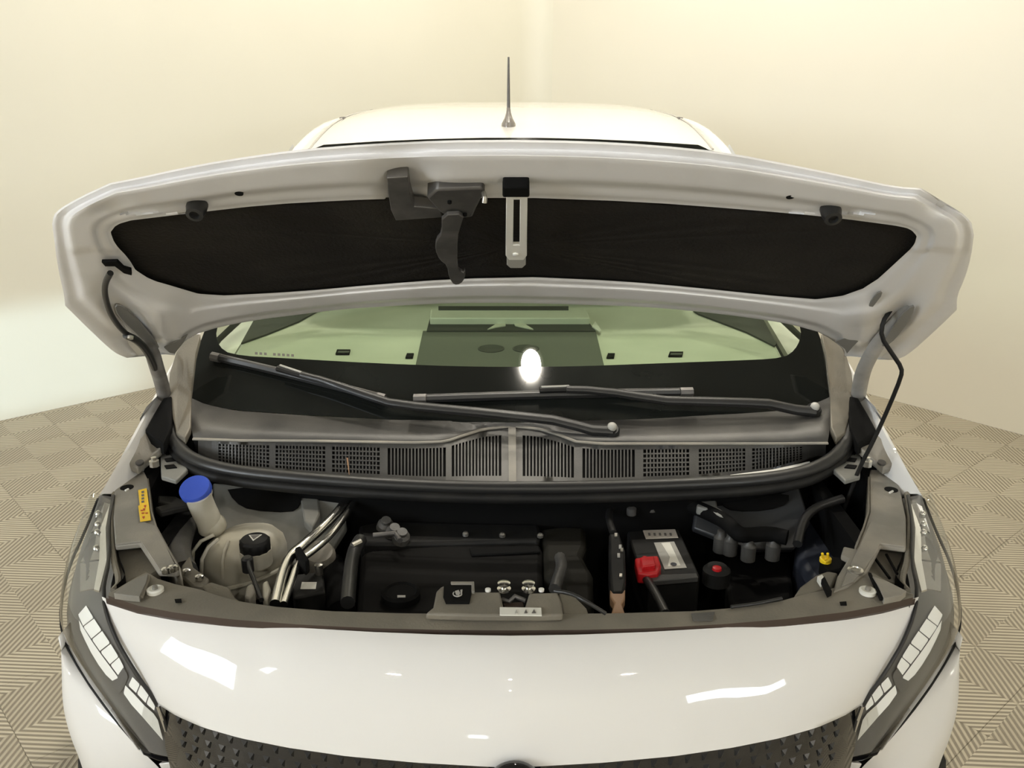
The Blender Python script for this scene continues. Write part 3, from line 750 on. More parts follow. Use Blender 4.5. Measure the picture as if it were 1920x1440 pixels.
# grille
g0 = [p + Vector((0, .012, -.008)) for p in rows[-1]]
g1 = [p + Vector((0, .0, -.09)) for p in rows[-1]]; g2 = [Vector((p.x*1.0, p.y+.02, .47)) for p in rows[-1]]
s = MB(); s.loft([g0, g1, g2]); gr = s.build('radiator_grille', M['gloss'], car, ang=60)
gl = dens(g0, 90); gb = dens(g1, 90); gp = dens(g2, 90)
for i in range(3, 87, 2):
    if 41 < i < 49: continue
    a, b = gl[i], gb[i+1 if i < 45 else i-1]; d = (b-a)
    w = (gl[i+1]-gl[i]).normalized()*.006
    for k in range(4):
        p = a + d*(.06+.25*k); q = a + d*(.06+.25*k+.16)
        s = MB(); n_ = Vector((0, -.006, .001)); sh = w*(1.2 if (k % 2) else 0)
        s.add([p-w+sh, p+w+sh, q+w*.4+sh, q-w*.4+sh, (p+q)/2+n_+sh], [(0, 1, 4), (1, 2, 4), (2, 3, 4), (3, 0, 4)]); part(s, 'grille_diamond', M['grillebit'], gr, smooth=False)
# round emblem at the middle
ec = py(965, 1480, 1.125); s = MB(); s.lathe(ec, [(.047, .0), (.047, .008), (.043, .013), (.030, .017), (.012, .019), (.001, .0195)], 40, (0, -1, .25))
em = part(s, 'emblem_disc', M['gloss'], gr, ang=60)
s = MB(); s.tube([ec + Vector((.044*math.cos(a), -.012 + .0, .044*math.sin(a))) for a in [i*math.pi/24 for i in range(49)]], .0025, 8)
part(s, 'emblem_rim', M['dark'], gr)

# ---------------------------------------------------------------- bumper corners
BO = [(116, 1186, .70), (108, 1240, .655), (90, 1325, .575), (100, 1385, .52), (118, 1425, .48), (130, 1470, .42)]
B1 = [(118, 1196, .672), (135, 1250, .645), (150, 1320, .59), (170, 1380, .545), (190, 1430, .50), (205, 1480, .44)]
B2 = [(122, 1200, .668), (158, 1275, .633), (185, 1328, .605), (225, 1385, .565), (262, 1432, .52), (280, 1480, .46)]
B3 = [(124, 1202, .667), (162, 1278, .631), (212, 1346, .595), (263, 1408, .560), (300, 1438, .535), (330, 1490, .45)]
def bumper(f):
    rows = [dens(chaikin([pz(*p) for p in c], 2), 24) for c in (BO, B1, B2, B3)]
    back = [Vector((p.x-.004, p.y+.25, p.z)) for p in rows[0]]; back[0] = rows[0][0] + Vector((0, .02, 0))
    back = [Vector((max(-.905, min(p.x, -.87)), max(p.y, 1.62), p.z)) for p in back]
    rows = [back] + rows
    # soft shoulder
    rows[2] = [p + Vector((-.008, -.012, .006)) for p in rows[2]]
    if f: rows = [mir(r) for r in rows]
    s = MB(); s.loft(rows); o = s.build('bumper_corner', M['paint'], car, ang=60)
    m = o.modifiers.new('sub', 'SUBSURF'); m.levels = 1; m.render_levels = 1
    # lower black lip
    lo = [r[-1] for r in rows]; lo2 = [p + Vector((0, .01, -.22)) for p in lo]
    
    # air slot below the lamp
    sl = [pz(u, v, z) + Vector((0, -.006, .006)) for u, v, z in ((262, 1400, .568), (285, 1407, .562), (334, 1420, .556), (330, 1430, .552), (300, 1427, .553), (272, 1416, .558))]
    if f: sl = mir(sl)
    s = MB(); s.slab(sl, (0, .004, -.004)); part(s, 'air_slot', M['gloss'], o, fix=True, bevel=.001)
    cr = [pz(u, v, z) + Vector((0, -.004, .002)) for u, v, z in ((298, 1322, .705), (318, 1380, .63), (336, 1426, .578))]
    if f: cr = mir(cr)
    s = MB(); s.tube(cr, .0035, 8); part(s, 'bright_edge', M['chrome'], o)
    # white strip joining the corners under the grille
    jn = [pz(u, v, z) for u, v, z in ((296, 1432, .54), (336, 1428, .545), (362, 1446, .52), (400, 1475, .49), (330, 1490, .45))]
    if f: jn = mir(jn)
    s = MB(); s.slab(jn, (0, .02, -.01)); part(s, 'bumper_web', M['paint'], o, fix=True, bevel=.003)
bumper(0); bumper(1)
def plan(x, z, dy): return Vector((x, 1.165 + .27*(abs(x)/.88)**3 + (.35*max(0, abs(x)-.84)/.06 if abs(x) > .84 else 0) + dy, z))
XS = [-.90 + 1.80*i/60 for i in range(61)]
s = MB(); s.loft([[plan(x, z, dy) for x in XS] for z, dy in ((.475, .05), (.47, .022), (.44, .012), (.36, .004), (.30, .0), (.24, .015), (.20, .05), (.19, .12))])
bl = s.build('bumper_lower', M['dark'], car, ang=60)
s = MB(); s.loft([[plan(x*.62, z, -.003) for x in XS] for z in (.40, .29)]); part(s, 'intake_opening', M['black'], bl)
for z in (.325, .36):
    s = MB(); s.tube([plan(x*.62, z, -.006) for x in XS], .006, 8); part(s, 'intake_bar', M['grillebit'], bl)

# ---------------------------------------------------------------- slam panel (front cross member) and lamp carriers
U1 = [(206, 1112), (226, 1100), (252, 1084), (277, 1072), (292, 1084), (330, 1096), (372, 1104), (412, 1118), (450, 1128), (520, 1138), (620, 1146), (760, 1150), (957, 1152),
      (1150, 1150), (1300, 1146), (1400, 1138), (1460, 1128), (1510, 1114), (1560, 1104), (1605, 1085), (1630, 1070), (1660, 1088), (1690, 1104), (1712, 1116)]
U2 = [(203, 1117), (260, 1136), (330, 1149), (430, 1161), (560, 1171), (700, 1178), (830, 1181), (957, 1182), (1090, 1181), (1220, 1178), (1360, 1170), (1480, 1160), (1590, 1147), (1660, 1134), (1712, 1120)]
U2b = [(u, v + (5 if 250 < u < 1660 else 2)) for u, v in U2]
U3 = [(192, 1121)] + [(u, v + (11 if 250 < u < 1660 else 5)) for u, v in U2[1:-1]] + [(1722, 1122)]
a_ = dens([pz(u, v, .868) for u, v in U1], 80); b_ = dens([pz(u, v, .866) for u, v in U2], 80); m_ = [p.lerp(q, .5) + Vector((0, 0, .004)) for p, q in zip(a_, b_)]
s = MB(); s.loft([[p + Vector((0, .005, -.03)) for p in a_], a_, m_, b_]); slam = s.build('slam_panel', M['lock'], car, ang=50); slam['label'] = 'dusty grey plastic front cross panel'
b3 = [p + Vector((0, .0015, -.003)) for p in dens(rows2[2], 80)]; b2 = [p.lerp(q, .5) + Vector((0, 0, -.002)) for p, q in zip(b_, b3)]
s = MB(); s.loft([b_, [p + Vector((0, -.001, -.012)) for p in b_], [p + Vector((0, 0, -.012)) for p in b2], b2, b3, [p + Vector((0, .012, -.015)) for p in b3]]); part(s, 'panel_edge_seal', M['brown'], slam, ang=40)
CL = [(240, 876), (268, 879), (279, 902), (285, 958), (295, 990), (315, 1027), (338, 1068), (330, 1072), (297, 1071), (290, 1060), (262, 1018), (216, 1023), (212, 970), (214, 920), (225, 892)]
CR = [(1632, 880), (1666, 881), (1680, 892), (1690, 925), (1699, 970), (1699, 1027), (1652, 1021), (1640, 1045), (1625, 1072), (1590, 1100), (1562, 1110), (1570, 1080), (1590, 1047), (1577, 1040), (1582, 1024), (1605, 1029), (1620, 992), (1630, 960), (1630, 895)]
def carrier(P, lab):
    o = block('lamp_carrier', P, .872, .012, M['dusty'], car, .003); o['label'] = lab; return o
cl = carrier(CL, 'left grey lamp carrier with a yellow sticker'); cr = carrier(CR, 'right grey lamp carrier')
def on(par, name, pxs, z, th, m, bevel=.0008, **k):
    s = MB(); s.slab([pz(u, v, z) for u, v in pxs], (0, 0, -th)); return part(s, name, m, par, fix=True, bevel=bevel, ang=35, **k)
for par, u, v in ((cl, 238, 914), (cr, 1671, 918)):
    s = MB(); s.lathe(pz(u, v, .8725), [(.014, -.001), (.014, .0006)], 22); part(s, 'round_hole', M['black'], par)
    s = MB(); s.tube([pz(u-3, v+6, .8735), pz(u+3, v+3, .8735)], .0025, 6); part(s, 'clip', M['white'], par)
# inner upright flange of the carriers
for par, P in ((cl, [(279, 900), (285, 958), (295, 990), (315, 1027), (340, 1070)]), (cr, [(1630, 897), (1630, 960), (1620, 992), (1605, 1029)])):
    pts = [pz(u, v, .872) for u, v in P]; s = MB(); s.loft([[p + Vector((0, 0, .004)) for p in pts], [p + Vector((.002, 0, -.09)) for p in pts]]); part(s, 'carrier_flange', M['lock'], par, solid=.003)
# raised strakes on the carriers
on(cl, 'moulded_step', [(216, 1020), (219, 1000), (240, 992), (268, 978), (292, 985), (300, 1000), (330, 1062), (300, 1068), (264, 1014)], .8755, .004, M['dusty'])
on(cr, 'moulded_step', [(1697, 1024), (1650, 1018), (1636, 1045), (1600, 1090), (1578, 1098), (1600, 1046), (1622, 1002), (1632, 978), (1660, 985), (1694, 1000)], .8755, .004, M['dusty'])
# yellow warning sticker with red symbols
ys = on(cl, 'warning_sticker', [(259, 919), (275, 915), (283, 975), (263, 978), (259, 948), (262, 947)], .877, .001, M['yellow'])
for (u, v, k) in ((269, 970, 0), (268, 962, 1), (270, 955, 2), (275, 962, 1), (272, 949, 0), (266, 957, 3)):
    w = 2.4; on(cl, 'sticker_symbol', [(u-w, v-w*.6), (u+w, v-w), (u+w*.6, v+w*.5), (u-w*.2, v+w)] if k % 2 == 0 else [(u-w, v-1), (u+w, v-1.4), (u+w, v+.4), (u-w, v+.8)], .8778, .0006, M['redink'], 0)
for k in range(4): on(cl, 'sticker_symbol', [(265, 921+k*6), (270, 920+k*6), (270.5, 923.5+k*6), (265.5, 924.5+k*6)], .8778, .0006, M['ink'], 0)
# triangular corner plates, pale round fixings, slots
for tri, fx, sl in (([(213, 1112), (240, 1092), (278, 1075), (274, 1092), (261, 1118), (240, 1116)], (291, 1106), (334, 1126)), ([(1636, 1080), (1665, 1090), (1700, 1108), (1690, 1116), (1658, 1122), (1648, 1100)], (1627, 1108), (1581, 1131))):
    on(slam, 'corner_plate', tri, .880, .012, M['dusty'])
    s = MB(); c = pz(*fx, .8735); s.lathe(c, [(.0145, -.004), (.0145, .002), (.011, .0035), (.009, .0022)], 26); fxo = part(s, 'fixing_washer', M['paper'], slam)
    s = MB(); s.lathe(c, [(.0048, .002), (.0048, .0075), (.002, .009)], 14); part(s, 'fixing_pin', M['dusty'], slam)
    on(slam, 'slot', [(sl[0]-7, sl[1]-3), (sl[0]+6, sl[1]-4), (sl[0]+7, sl[1]+4), (sl[0]-5, sl[1]+4)], .8735, .001, M['black'])
# dark wells between carrier, lamp and slam panel
block('lamp_well', [(214, 1018), (270, 1015), (300, 1068), (280, 1080), (250, 1084), (228, 1092), (222, 1060)], .845, .05, M['lock'], car)
block('lamp_well', [(1650, 1018), (1702, 1026), (1696, 1060), (1688, 1092), (1650, 1082), (1622, 1074), (1636, 1045)], .845, .05, M['lock'], car)
for f in (0, 1):
    p = [pz(u, v, z) for u, v, z in ((214, 926, .866), (208, 985, .862), (212, 1050, .857), (226, 1092, .852), (212, 1108, .85))]
    q_ = [pz(u, v, z) for u, v, z in ((224, 926, .85), (217, 985, .85), (222, 1050, .85), (240, 1088, .85), (220, 1108, .85))]
    if f: p, q_ = mir(p), mir(q_)
    s = MB(); s.tube(chaikin(p, 2), [(.006, .006)]*len(chaikin(p, 2)), 8); s.build('lamp_gasket', M['lock'], car)
    s = MB(); s.loft([[x + Vector((0, 0, .012)) for x in chaikin(q_, 2)], [x + Vector((0, 0, -.06)) for x in chaikin(q_, 2)]]); s.build('gap_strip', M['black'], car)
on(slam, 'panel_rib', [(276, 1076), (283, 1079), (268, 1117), (262, 1117)], .878, .006, M['lock'])
on(slam, 'panel_rib', [(1628, 1072), (1634, 1074), (1656, 1121), (1650, 1121)], .878, .006, M['black'])
for k in range(2):
    s = MB(); s.tube([pz(1640+k*22, 1046-k*6, .853), pz(1668+k*14, 1084-k*8, .853)], .003, 6); part(s, 'well_rib', M['black'], slam)
# screws on the carriers
for u, v in ((312, 1068), (324, 1064)):
    s = MB(); s.lathe(pz(u, v, .878), [(.009, -.006), (.009, .002), (.006, .004)], 10); part(s, 'hex_screw', M['alu'], cl)
s = MB(); s.lathe(pz(1604, 1069, .877), [(.014, -.004), (.014, .001), (.009, .003), (.008, .001)], 20); part(s, 'hex_screw', M['zinc'], cr)
# upright lock bracket in the middle
LZ = .886
s = MB()
def lk(u, v, dz=0): return pz(u, v, LZ + dz)
s.slab([lk(*p) for p in ((797, 1150), (812, 1138), (818, 1108), (826, 1100), (847, 1092), (888, 1092), (889, 1109), (938, 1109), (944, 1137), (984, 1137), (992, 1111), (1046, 1110), (1053, 1128), (1056, 1152), (1010, 1153), (900, 1153))], (0, 0, -.014))
lb_ = s.build('lock_bracket', M['lock'], car, fix=True, bevel=.004, ang=35); lb_['label'] = 'dusty lock bracket with a white sticker'
on(lb_, 'black_label', [(832, 1098), (847, 1094), (885, 1094), (884, 1112), (880, 1130), (836, 1130), (831, 1118)], LZ+.003, .004, M['black'])
s = MB(); c = lk(858, 1113, .005)
s.tube([c + Vector((.0075*math.cos(a), .009*math.sin(a), 0)) for a in [R(150) + i*R(200)/12 for i in range(13)]], .0011, 6)
s.slab([lk(853, 1108, .006), lk(860, 1106, .006), lk(863, 1112, .006), lk(860, 1117, .006), lk(855, 1114, .006)], (0, 0, -.002))
s.slab([lk(863, 1106, .006), lk(867, 1105, .006), lk(866, 1115, .006), lk(864, 1116, .006)], (0, 0, -.002)); part(s, 'printed_emblem', M['silver_label'], lb_, fix=True)
on(lb_, 'label_frame', [(845, 1090), (889, 1090), (890, 1108), (884, 1108), (884, 1094), (846, 1094)], LZ+.006, .01, M['dusty'])
on(lb_, 'lock_well', [(938, 1109), (992, 1109), (984, 1138), (944, 1138)], LZ-.02, .03, M['black'])
s = MB(); s.tube([lk(942, 1124, -.01), lk(955, 1128, -.008), lk(965, 1118, -.004), (lk(985, 1126, -.01))], .004); part(s, 'lock_spring', M['steel'], lb_)
on(lb_, 'lock_catch', [(944, 1131), (980, 1128), (982, 1136), (946, 1137)], LZ-.012, .004, M['brown'])
for u in (945, 991):
    s = MB(); s.lathe(lk(u, 1106, .0), [(.012, 0), (.012, .003), (.006, .004), (.006, .010), (.0105, .011), (.011, .014), (.007, .016)], 20); part(s, 'lock_bolt', M['alu'], lb_)
for u in (915, 1015): s = MB(); s.lathe(lk(u, 1108, 0), [(.005, 0), (.005, .004), (.002, .005)], 12); part(s, 'stud', M['white'], lb_)
stk = on(lb_, 'white_sticker', [(937, 1138), (1015, 1139), (1016, 1154), (937, 1153)], LZ+.004, .002, M['paper'])
for k, (u, w) in enumerate(((968, 2), (986, 3), (1001, 4))):
    on(lb_, 'sticker_mark', [(u-w, 1149), (u+w, 1149), (u+.3, 1142)], LZ+.0052, .001, M['ink'] if k else M['silver_label'], 0)
on(lb_, 'bracket_wing', [(1048, 1111), (1078, 1118), (1100, 1140), (1104, 1152), (1056, 1152)], LZ-.02, .03, M['lock'], .003)
s = MB(); s.tube(chaikin([pz(1040, 1108, .905), pz(1070, 1112, .91), pz(1100, 1128, .91), pz(1135, 1150, .885)], 2), .0035); s.build('release_cable', M['rubber'], car)

# ---------------------------------------------------------------- engine bay
s = MB(); s.box((0, 1.78, .42), 1.44, .85, .04); s.build('bay_undertray', M['black'], car, fix=True)
for sx in (-1, 1):
    s = MB(); s.box((sx*.715, 1.86, .62), .03, .62, .40); s.build('bay_side_panel', M['black'], car, fix=True)
s = MB(); s.box((0, 1.335, .6), 1.2, .03, .4); s.build('radiator_fan_shroud', M['black'], car, fix=True)
# pale inner panels each side of the firewall, with dark recess
for P, Q_ in (([(398, 905), (640, 922), (648, 990), (610, 1050), (560, 1060), (500, 1050), (400, 1000)], [(424, 912), (566, 926), (564, 950), (545, 962), (470, 958), (440, 942)]),
              ([(1310, 925), (1500, 915), (1520, 980), (1490, 1030), (1400, 1030), (1300, 990)], [(1345, 925), (1478, 925), (1478, 945), (1440, 958), (1375, 960), (1352, 948)])):
    def FW(u, v): return pz(u, v, .82 - (v-920)*.0007)
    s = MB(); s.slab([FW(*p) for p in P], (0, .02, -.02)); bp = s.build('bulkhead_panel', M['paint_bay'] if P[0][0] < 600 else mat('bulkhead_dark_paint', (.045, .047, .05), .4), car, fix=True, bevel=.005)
    s = MB(); s.slab([FW(*p) + Vector((0, -.004, .004)) for p in chaikin([Vector((*q, 0)) for q in Q_], 1, True) for p in [(p.x, p.y)]], (0, .003, -.003)); part(s, 'bulkhead_recess', M['black'], bp, fix=True)
s = MB(); s.slab([pz(u, v, .81) for u, v in ((560, 918), (596, 920), (600, 962), (585, 990), (570, 975))], (0, 0, -.02)); s.build('bulkhead_rib', M['paint_bay'], car, fix=True, bevel=.004)
s = MB(); s.slab([pz(u, v, .815) for u, v in ((1308, 925), (1342, 925), (1345, 950), (1368, 965), (1362, 974), (1330, 955), (1306, 950))], (0, 0, -.02)); s.build('bulkhead_rib', M['paint_bay'], car, fix=True, bevel=.004)
# washer filler neck with blue cap
def TP(u, v, z): return pz(u, v, z)
s = MB(); nk = [TP(395, 992, .79), TP(392, 975, .815), TP(380, 952, .845), TP(371, 928, .88)]
s.tube(chaikin(nk, 2), [lerp(.026, .027, i/12) for i in range(len(chaikin(nk, 2)))], 22); wn = s.build('washer_filler_neck', M['bottle'], car); wn['label'] = 'white washer filler neck with a blue cap'
s = MB(); s.lathe(TP(401, 985, .80), [(.001, -.02), (.018, -.018), (.026, -.008), (.027, .004), (.022, .016), (.012, .024), (.001, .026)], 24, (-.1, -.5, 1)); part(s, 'neck_elbow', M['bottle'], wn)
ax = (TP(371, 928, .88) - TP(376, 943, .855)).normalized(); ax = (ax + Vector((-.12, -.25, .3))).normalized(); cc = TP(369, 922, .882)
s = MB(); s.lathe(cc, [(.030, -.012), (.031, .0)], 30, ax); part(s, 'neck_collar', M['bottle'], wn)
s = MB(); s.lathe(cc, [(.0325, 0), (.0335, .003), (.0335, .013), (.031, .0165), (.024, .0155), (.001, .013)], 36, ax); o = part(s, 'filler_cap', M['blue'], wn, ang=50); o['label'] = 'blue washer filler cap'
block('neck_bracket', [(296, 928), (330, 930), (345, 938), (372, 938), (368, 946), (330, 952), (300, 960), (290, 950), (316, 944), (296, 940)], .85, .015, M['dark'], car)
# coolant reservoir
cen = pz(447, 1040, .74)
s = MB()
rows = []
for k, (r, h) in enumerate([(.02, .055), (.05, .052), (.075, .04), (.09, .02), (.094, 0), (.094, -.02), (.088, -.06), (.075, -.09), (.02, -.1)]):
    rows.append([cen + Vector((1.0*r*math.cos(a)*(1.0 + .12*math.cos(a)), .85*r*math.sin(a), h + (.02*math.cos(a)*(r/.09)))) for a in [2*math.pi*i/32 for i in range(32)]])
s.loft(rows, True, True, True); rv = s.build('coolant_reservoir', M['bottle'], car, ang=70); rv['label'] = 'cloudy coolant reservoir with a black cap'
for k in range(4):
    a0 = R(200 + k*32); s = MB(); s.tube([cen + Vector((r*math.cos(a0)*1.02, .87*r*math.sin(a0), h)) for r, h in ((.045, .055), (.072, .045), (.09, .024), (.096, -.01))], .004, 8); part(s, 'reservoir_rib', M['bottle'], rv)
s = MB(); s.tube([cen + Vector((.1*math.cos(a)*(1+.12*math.cos(a)), .088*math.sin(a), -.03 + .02*math.cos(a))) for a in [2*math.pi*i/40 for i in range(41)]], .005, 8); part(s, 'reservoir_seam', M['bottle'], rv)
kc = pz(478, 1020, .80); s = MB(); s.lathe(kc, [(.033, -.045), (.033, -.012), (.026, -.010)], 24); part(s, 'reservoir_neck', M['bottle'], rv)
s = MB(); n24 = 36; rows = []
for (r, h) in ((.0285, -.016), (.031, -.012), (.031, .008), (.027, .013), (.008, .014)):
    rows.append([kc + Vector(((r + (.0012 if i % 3 == 0 and h < .01 else 0))*math.cos(2*math.pi*i/n24), (r + (.0012 if i % 3 == 0 and h < .01 else 0))*math.sin(2*math.pi*i/n24), h)) for i in range(n24)])
s.loft(rows, True, True, True); cap = part(s, 'reservoir_cap', M['dark'], rv, ang=40); cap['label'] = 'black ribbed coolant cap'
tp = [kc + Vector((x, y, .0152)) for x, y in ((-.0145, .011), (.0125, .013), (.001, -.013))]
s = MB(); s.slab(tp, (0, 0, -.001)); part(s, 'warning_triangle', M['paper'], rv)
tc_ = sum(tp, Vector())/3; s = MB(); s.slab([tc_ + (p-tc_)*.72 + Vector((0, 0, .0006)) for p in tp], (0, 0, -.0005)); part(s, 'warning_print', M['ink'], rv)
s = MB(); s.tube(chaikin([pz(465, 1052, .80), pz(468, 1068, .80), pz(478, 1092, .79), pz(490, 1125, .80)], 2), .0045); s.build('vent_hose', M['rubber'], car)
s = MB(); s.lathe(pz(464, 1054, .795), [(.012, -.02), (.012, .008), (.008, .012)], 14); s.build('hose_joint', M['rubber'], car)
# strut tower / black hose left of the reservoir
s = MB(); s.tube(chaikin([pz(345, 985, .79), pz(335, 1010, .79), pz(330, 1045, .79), pz(345, 1075, .79)], 2), .028, 14); s.build('intake_duct', M['cowl'], car)
block('duct_bracket', [(340, 1060), (356, 1040), (362, 1062), (392, 1084), (384, 1104), (362, 1100), (338, 1078)], .83, .03, M['lock'], car)
for u, v in ((374, 1083), (350, 1072)):
    s = MB(); s.lathe(pz(u, v, .835), [(.008, -.004), (.008, .004), (.004, .006)], 8); s.build('hex_bolt', M['alu'], car)
block('support_bracket', [(378, 1098), (395, 1090), (430, 1100), (440, 1118), (452, 1128), (430, 1130), (392, 1118)], .84, .03, M['lock'], car)
block('pale_clip', [(462, 1098), (474, 1092), (478, 1108), (468, 1122), (458, 1118)], .82, .03, M['dusty'], car)
block('pale_clip', [(492, 1092), (502, 1086), (508, 1104), (502, 1124), (492, 1122)], .80, .03, M['bottle'], car)
# two aluminium pipes with a black clamp
for off_, w in ((0, .0105), (26, .007)):
    P = [(516+off_*.62, 1133), (526+off_*.8, 1090), (534+off_*.85, 1062), (546+off_*.85, 1040+off_*.25), (562+off_*.7, 1028+off_*.4), (600+off_*.5, 994+off_*.7), (632+off_*.35, 962+off_*.6), (656+off_*.2, 930+off_*.6)]
    s = MB(); s.tube(chaikin([pz(u, v, .81) for u, v in P], 2), w, 12); o = s.build('coolant_pipe', M['alu'], car)
    o['label'] = 'bright aluminium pipe, the ' + ('thicker' if off_ == 0 else 'thinner') + ' of the pair'
block('pipe_clamp', [(552, 1026), (563, 1022), (580, 1048), (572, 1056), (560, 1046)], .83, .03, M['black'], car)
# small parts by the pipes
s = MB(); s.lathe(pz(598, 1040, .74), [(.036, -.05), (.036, 0), (.03, .012), (.012, .016)], 20, (.1, -.4, 1)); s.build('vacuum_canister', M['dusty'], car)
s = MB(); s.lathe(pz(598, 1068, .75), [(.008, -.01), (.009, .012), (.004, .014)], 10); s.build('brass_fitting', M['zinc'], car)
pb = block('sensor_box', [(545, 1078), (606, 1070), (610, 1110), (550, 1122)], .74, .06, M['dark'], car)
on(pb, 'box_label', [(566, 1091), (594, 1091), (592, 1104), (563, 1104)], .7415, .0012, M['paper'])
# engine cover, oil cap, manifold, ducts
EZ = .76
ev = block('engine_cover', [(676, 1040), (690, 1030), (760, 1024), (870, 1018), (1012, 1016), (1018, 1030), (1018, 1152), (668, 1152)], EZ, .12, mat('engine_cover_plastic', (.005, .0048, .0045), .7, spec=.12, noise=((.010, .0095, .009), 6, .4, .7)), car, .012)
ev['label'] = 'matt black engine cover'
s = MB(); s.lathe(pz(752, 1122, EZ), [(.038, 0), (.038, .014), (.032, .018), (.028, .014)], 26); oc = part(s, 'oil_filler_cap', M['black'], ev)
on(ev, 'cap_symbol', [(745, 1116), (760, 1116), (760, 1119), (745, 1119)], EZ+.018, .002, M['silver_label'], 0)
on(ev, 'cover_ridge', [(880, 1025), (1010, 1022), (1014, 1034), (884, 1040)], EZ+.006, .006, M['black'], .003)
mf = block('intake_manifold', [(672, 985), (720, 975), (880, 980), (1010, 982), (1014, 1000), (1010, 1012), (760, 1018), (676, 1018)], EZ+.01, .08, M['dark'], car, .008)
for u, v in ((873, 1004), (942, 1006), (1013, 1007)):
    s = MB(); s.lathe(pz(u, v, EZ+.012), [(.007, 0), (.007, .006), (.004, .009)], 8); part(s, 'manifold_bolt', M['zinc'], mf)
for u, v in ((722, 990), (738, 1003), (752, 1012)):
    s = MB(); s.lathe(pz(u, v, EZ+.01), [(.02, 0), (.018, .014), (.011, .02), (.011, .028)], 14, (.2, -.4, 1)); part(s, 'connector', M['cowl'], mf)
s = MB(); s.tube([pz(700, 1004, .785), pz(742, 1000, .79), pz(750, 1014, .79)], .006); part(s, 'metal_pipe', M['steel'], mf)
block('air_duct', [(1012, 990), (1060, 984), (1098, 988), (1100, 1020), (1092, 1040), (1112, 1075), (1114, 1140), (1060, 1130), (1045, 1090), (1020, 1080), (1018, 1020)], .765, .1, mat('air_duct_plastic', (.012, .011, .008), .7, spec=.2), car, .012)
s = MB(); s.tube(chaikin([pz(1050, 1045, .785), pz(1054, 1062, .79), pz(1046, 1085, .79), pz(1040, 1105, .79)], 2), .012); s.build('breather_hose', M['cowl'], car)
s = MB(); s.tube(chaikin([pz(676, 1012, .80), pz(662, 1035, .80), pz(656, 1080, .80), pz(652, 1130, .80)], 2), .014, 12); s.build('radiator_hose', M['rubber'], car)
s = MB(); s.tube([pz(660, 1023, .815), pz(676, 1015, .815)], .006, 8); s.build('hose_spring_clip', M['zinc'], car)
s = MB(); s.tube(chaikin([pz(620, 1060, .70), pz(632, 1100, .70), pz(640, 1150, .70)], 2), .03, 14); s.build('coolant_hose', M['black'], car)
# fuse strip with tan connector
fs_ = block('fuse_strip', [(1142, 1000), (1160, 996), (1172, 1030), (1174, 1090), (1170, 1110), (1146, 1112), (1142, 1060)], .80, .05, M['dark'], car, .005)
for k, (u, v) in enumerate(((1155, 1002), (1163, 1024), (1166, 1030), (1160, 1040), (1164, 1078))):
    on(fs_, 'fuse_clip', [(u-2.5, v-3), (u+2.5, v-3), (u+2.5, v+3), (u-2.5, v+3)], .804, .003, M['silver_label'] if k % 2 else M['zinc'], 0)
block('tan_connector', [(1144, 1104), (1150, 1112), (1166, 1112), (1172, 1103), (1172, 1120), (1166, 1132), (1172, 1150), (1146, 1150), (1152, 1130), (1144, 1118)], .815, .02, M['copper'], car)
s = MB(); s.tube(chaikin([pz(1150, 1000, .80), pz(1140, 970, .80), pz(1146, 950, .80), pz(1160, 938, .80)], 2), .008); s.build('wiring_loom', M['dark'], car)
for u, v in ((1161, 941), (1178, 938), (1184, 957), (1222, 950)):
    s = MB(); s.lathe(pz(u, v, .80), [(.011, -.01), (.011, .006), (.006, .009)], 12); s.build('loom_plug', M['cowl'], car)
# battery
BZ = .765
bt = block('battery', [(1176, 996), (1272, 992), (1282, 1012), (1312, 1078), (1308, 1086), (1216, 1094), (1196, 1060)], BZ, .17, M['dark'], car, .004); bt['label'] = 'black car battery with a red terminal cover'
on(bt, 'battery_rim', [(1212, 1078), (1306, 1074), (1310, 1082), (1216, 1090)], BZ+.012, .012, M['cowl'], .002)
lbm = on(bt, 'top_label', [(1205, 994), (1266, 992), (1272, 1008), (1211, 1010)], BZ+.002, .0015, mat('battery_label', (.46, .42, .37), .5))
for k in range(5): on(bt, 'label_mark', [(1215+k*10, 999), (1219+k*10, 999), (1220+k*10, 1004), (1216+k*10, 1004)], BZ+.0028, .0006, M['ink'], 0)
on(bt, 'side_label', [(1226, 1017), (1264, 1015), (1288, 1064), (1246, 1067)], BZ+.002, .0015, M['silver_label'])
on(bt, 'label_band', [(1240, 1018), (1256, 1017), (1268, 1042), (1276, 1060), (1252, 1062), (1256, 1044)], BZ+.003, .001, M['paper'], 0)
s = MB(); s.lathe(pz(1263, 1058, BZ+.0035), [(.0065, 0), (.0065, .0008)], 18); part(s, 'label_roundel', M['bluetank'], bt)
rc = on(bt, 'terminal_cover', [(1190, 1046), (1202, 1044), (1206, 1040), (1214, 1042), (1234, 1041), (1240, 1060), (1234, 1074), (1216, 1076), (1196, 1074)], BZ+.022, .025, M['red'], .004); rc['label'] = 'red plastic terminal cover'
on(bt, 'cover_lug', [(1200, 1044), (1226, 1042), (1230, 1058), (1204, 1062)], BZ+.032, .012, M['red'], .003)
s = MB(); s.tube(chaikin([pz(1206, 1078, .77), pz(1222, 1100, .775), pz(1238, 1130, .775), pz(1248, 1150, .775)], 2), .009); s.build('battery_cable', M['rubber'], car)
s = MB(); s.lathe(pz(1344, 1068, .77), [(.028, -.03), (.028, 0), (.02, .008)], 18); nb = s.build('jump_post', M['dark'], car)
s = MB(); s.lathe(pz(1344, 1068, .779), [(.010, 0), (.009, .005), (.004, .006)], 14); part(s, 'jump_post_cap', M['red'], nb)
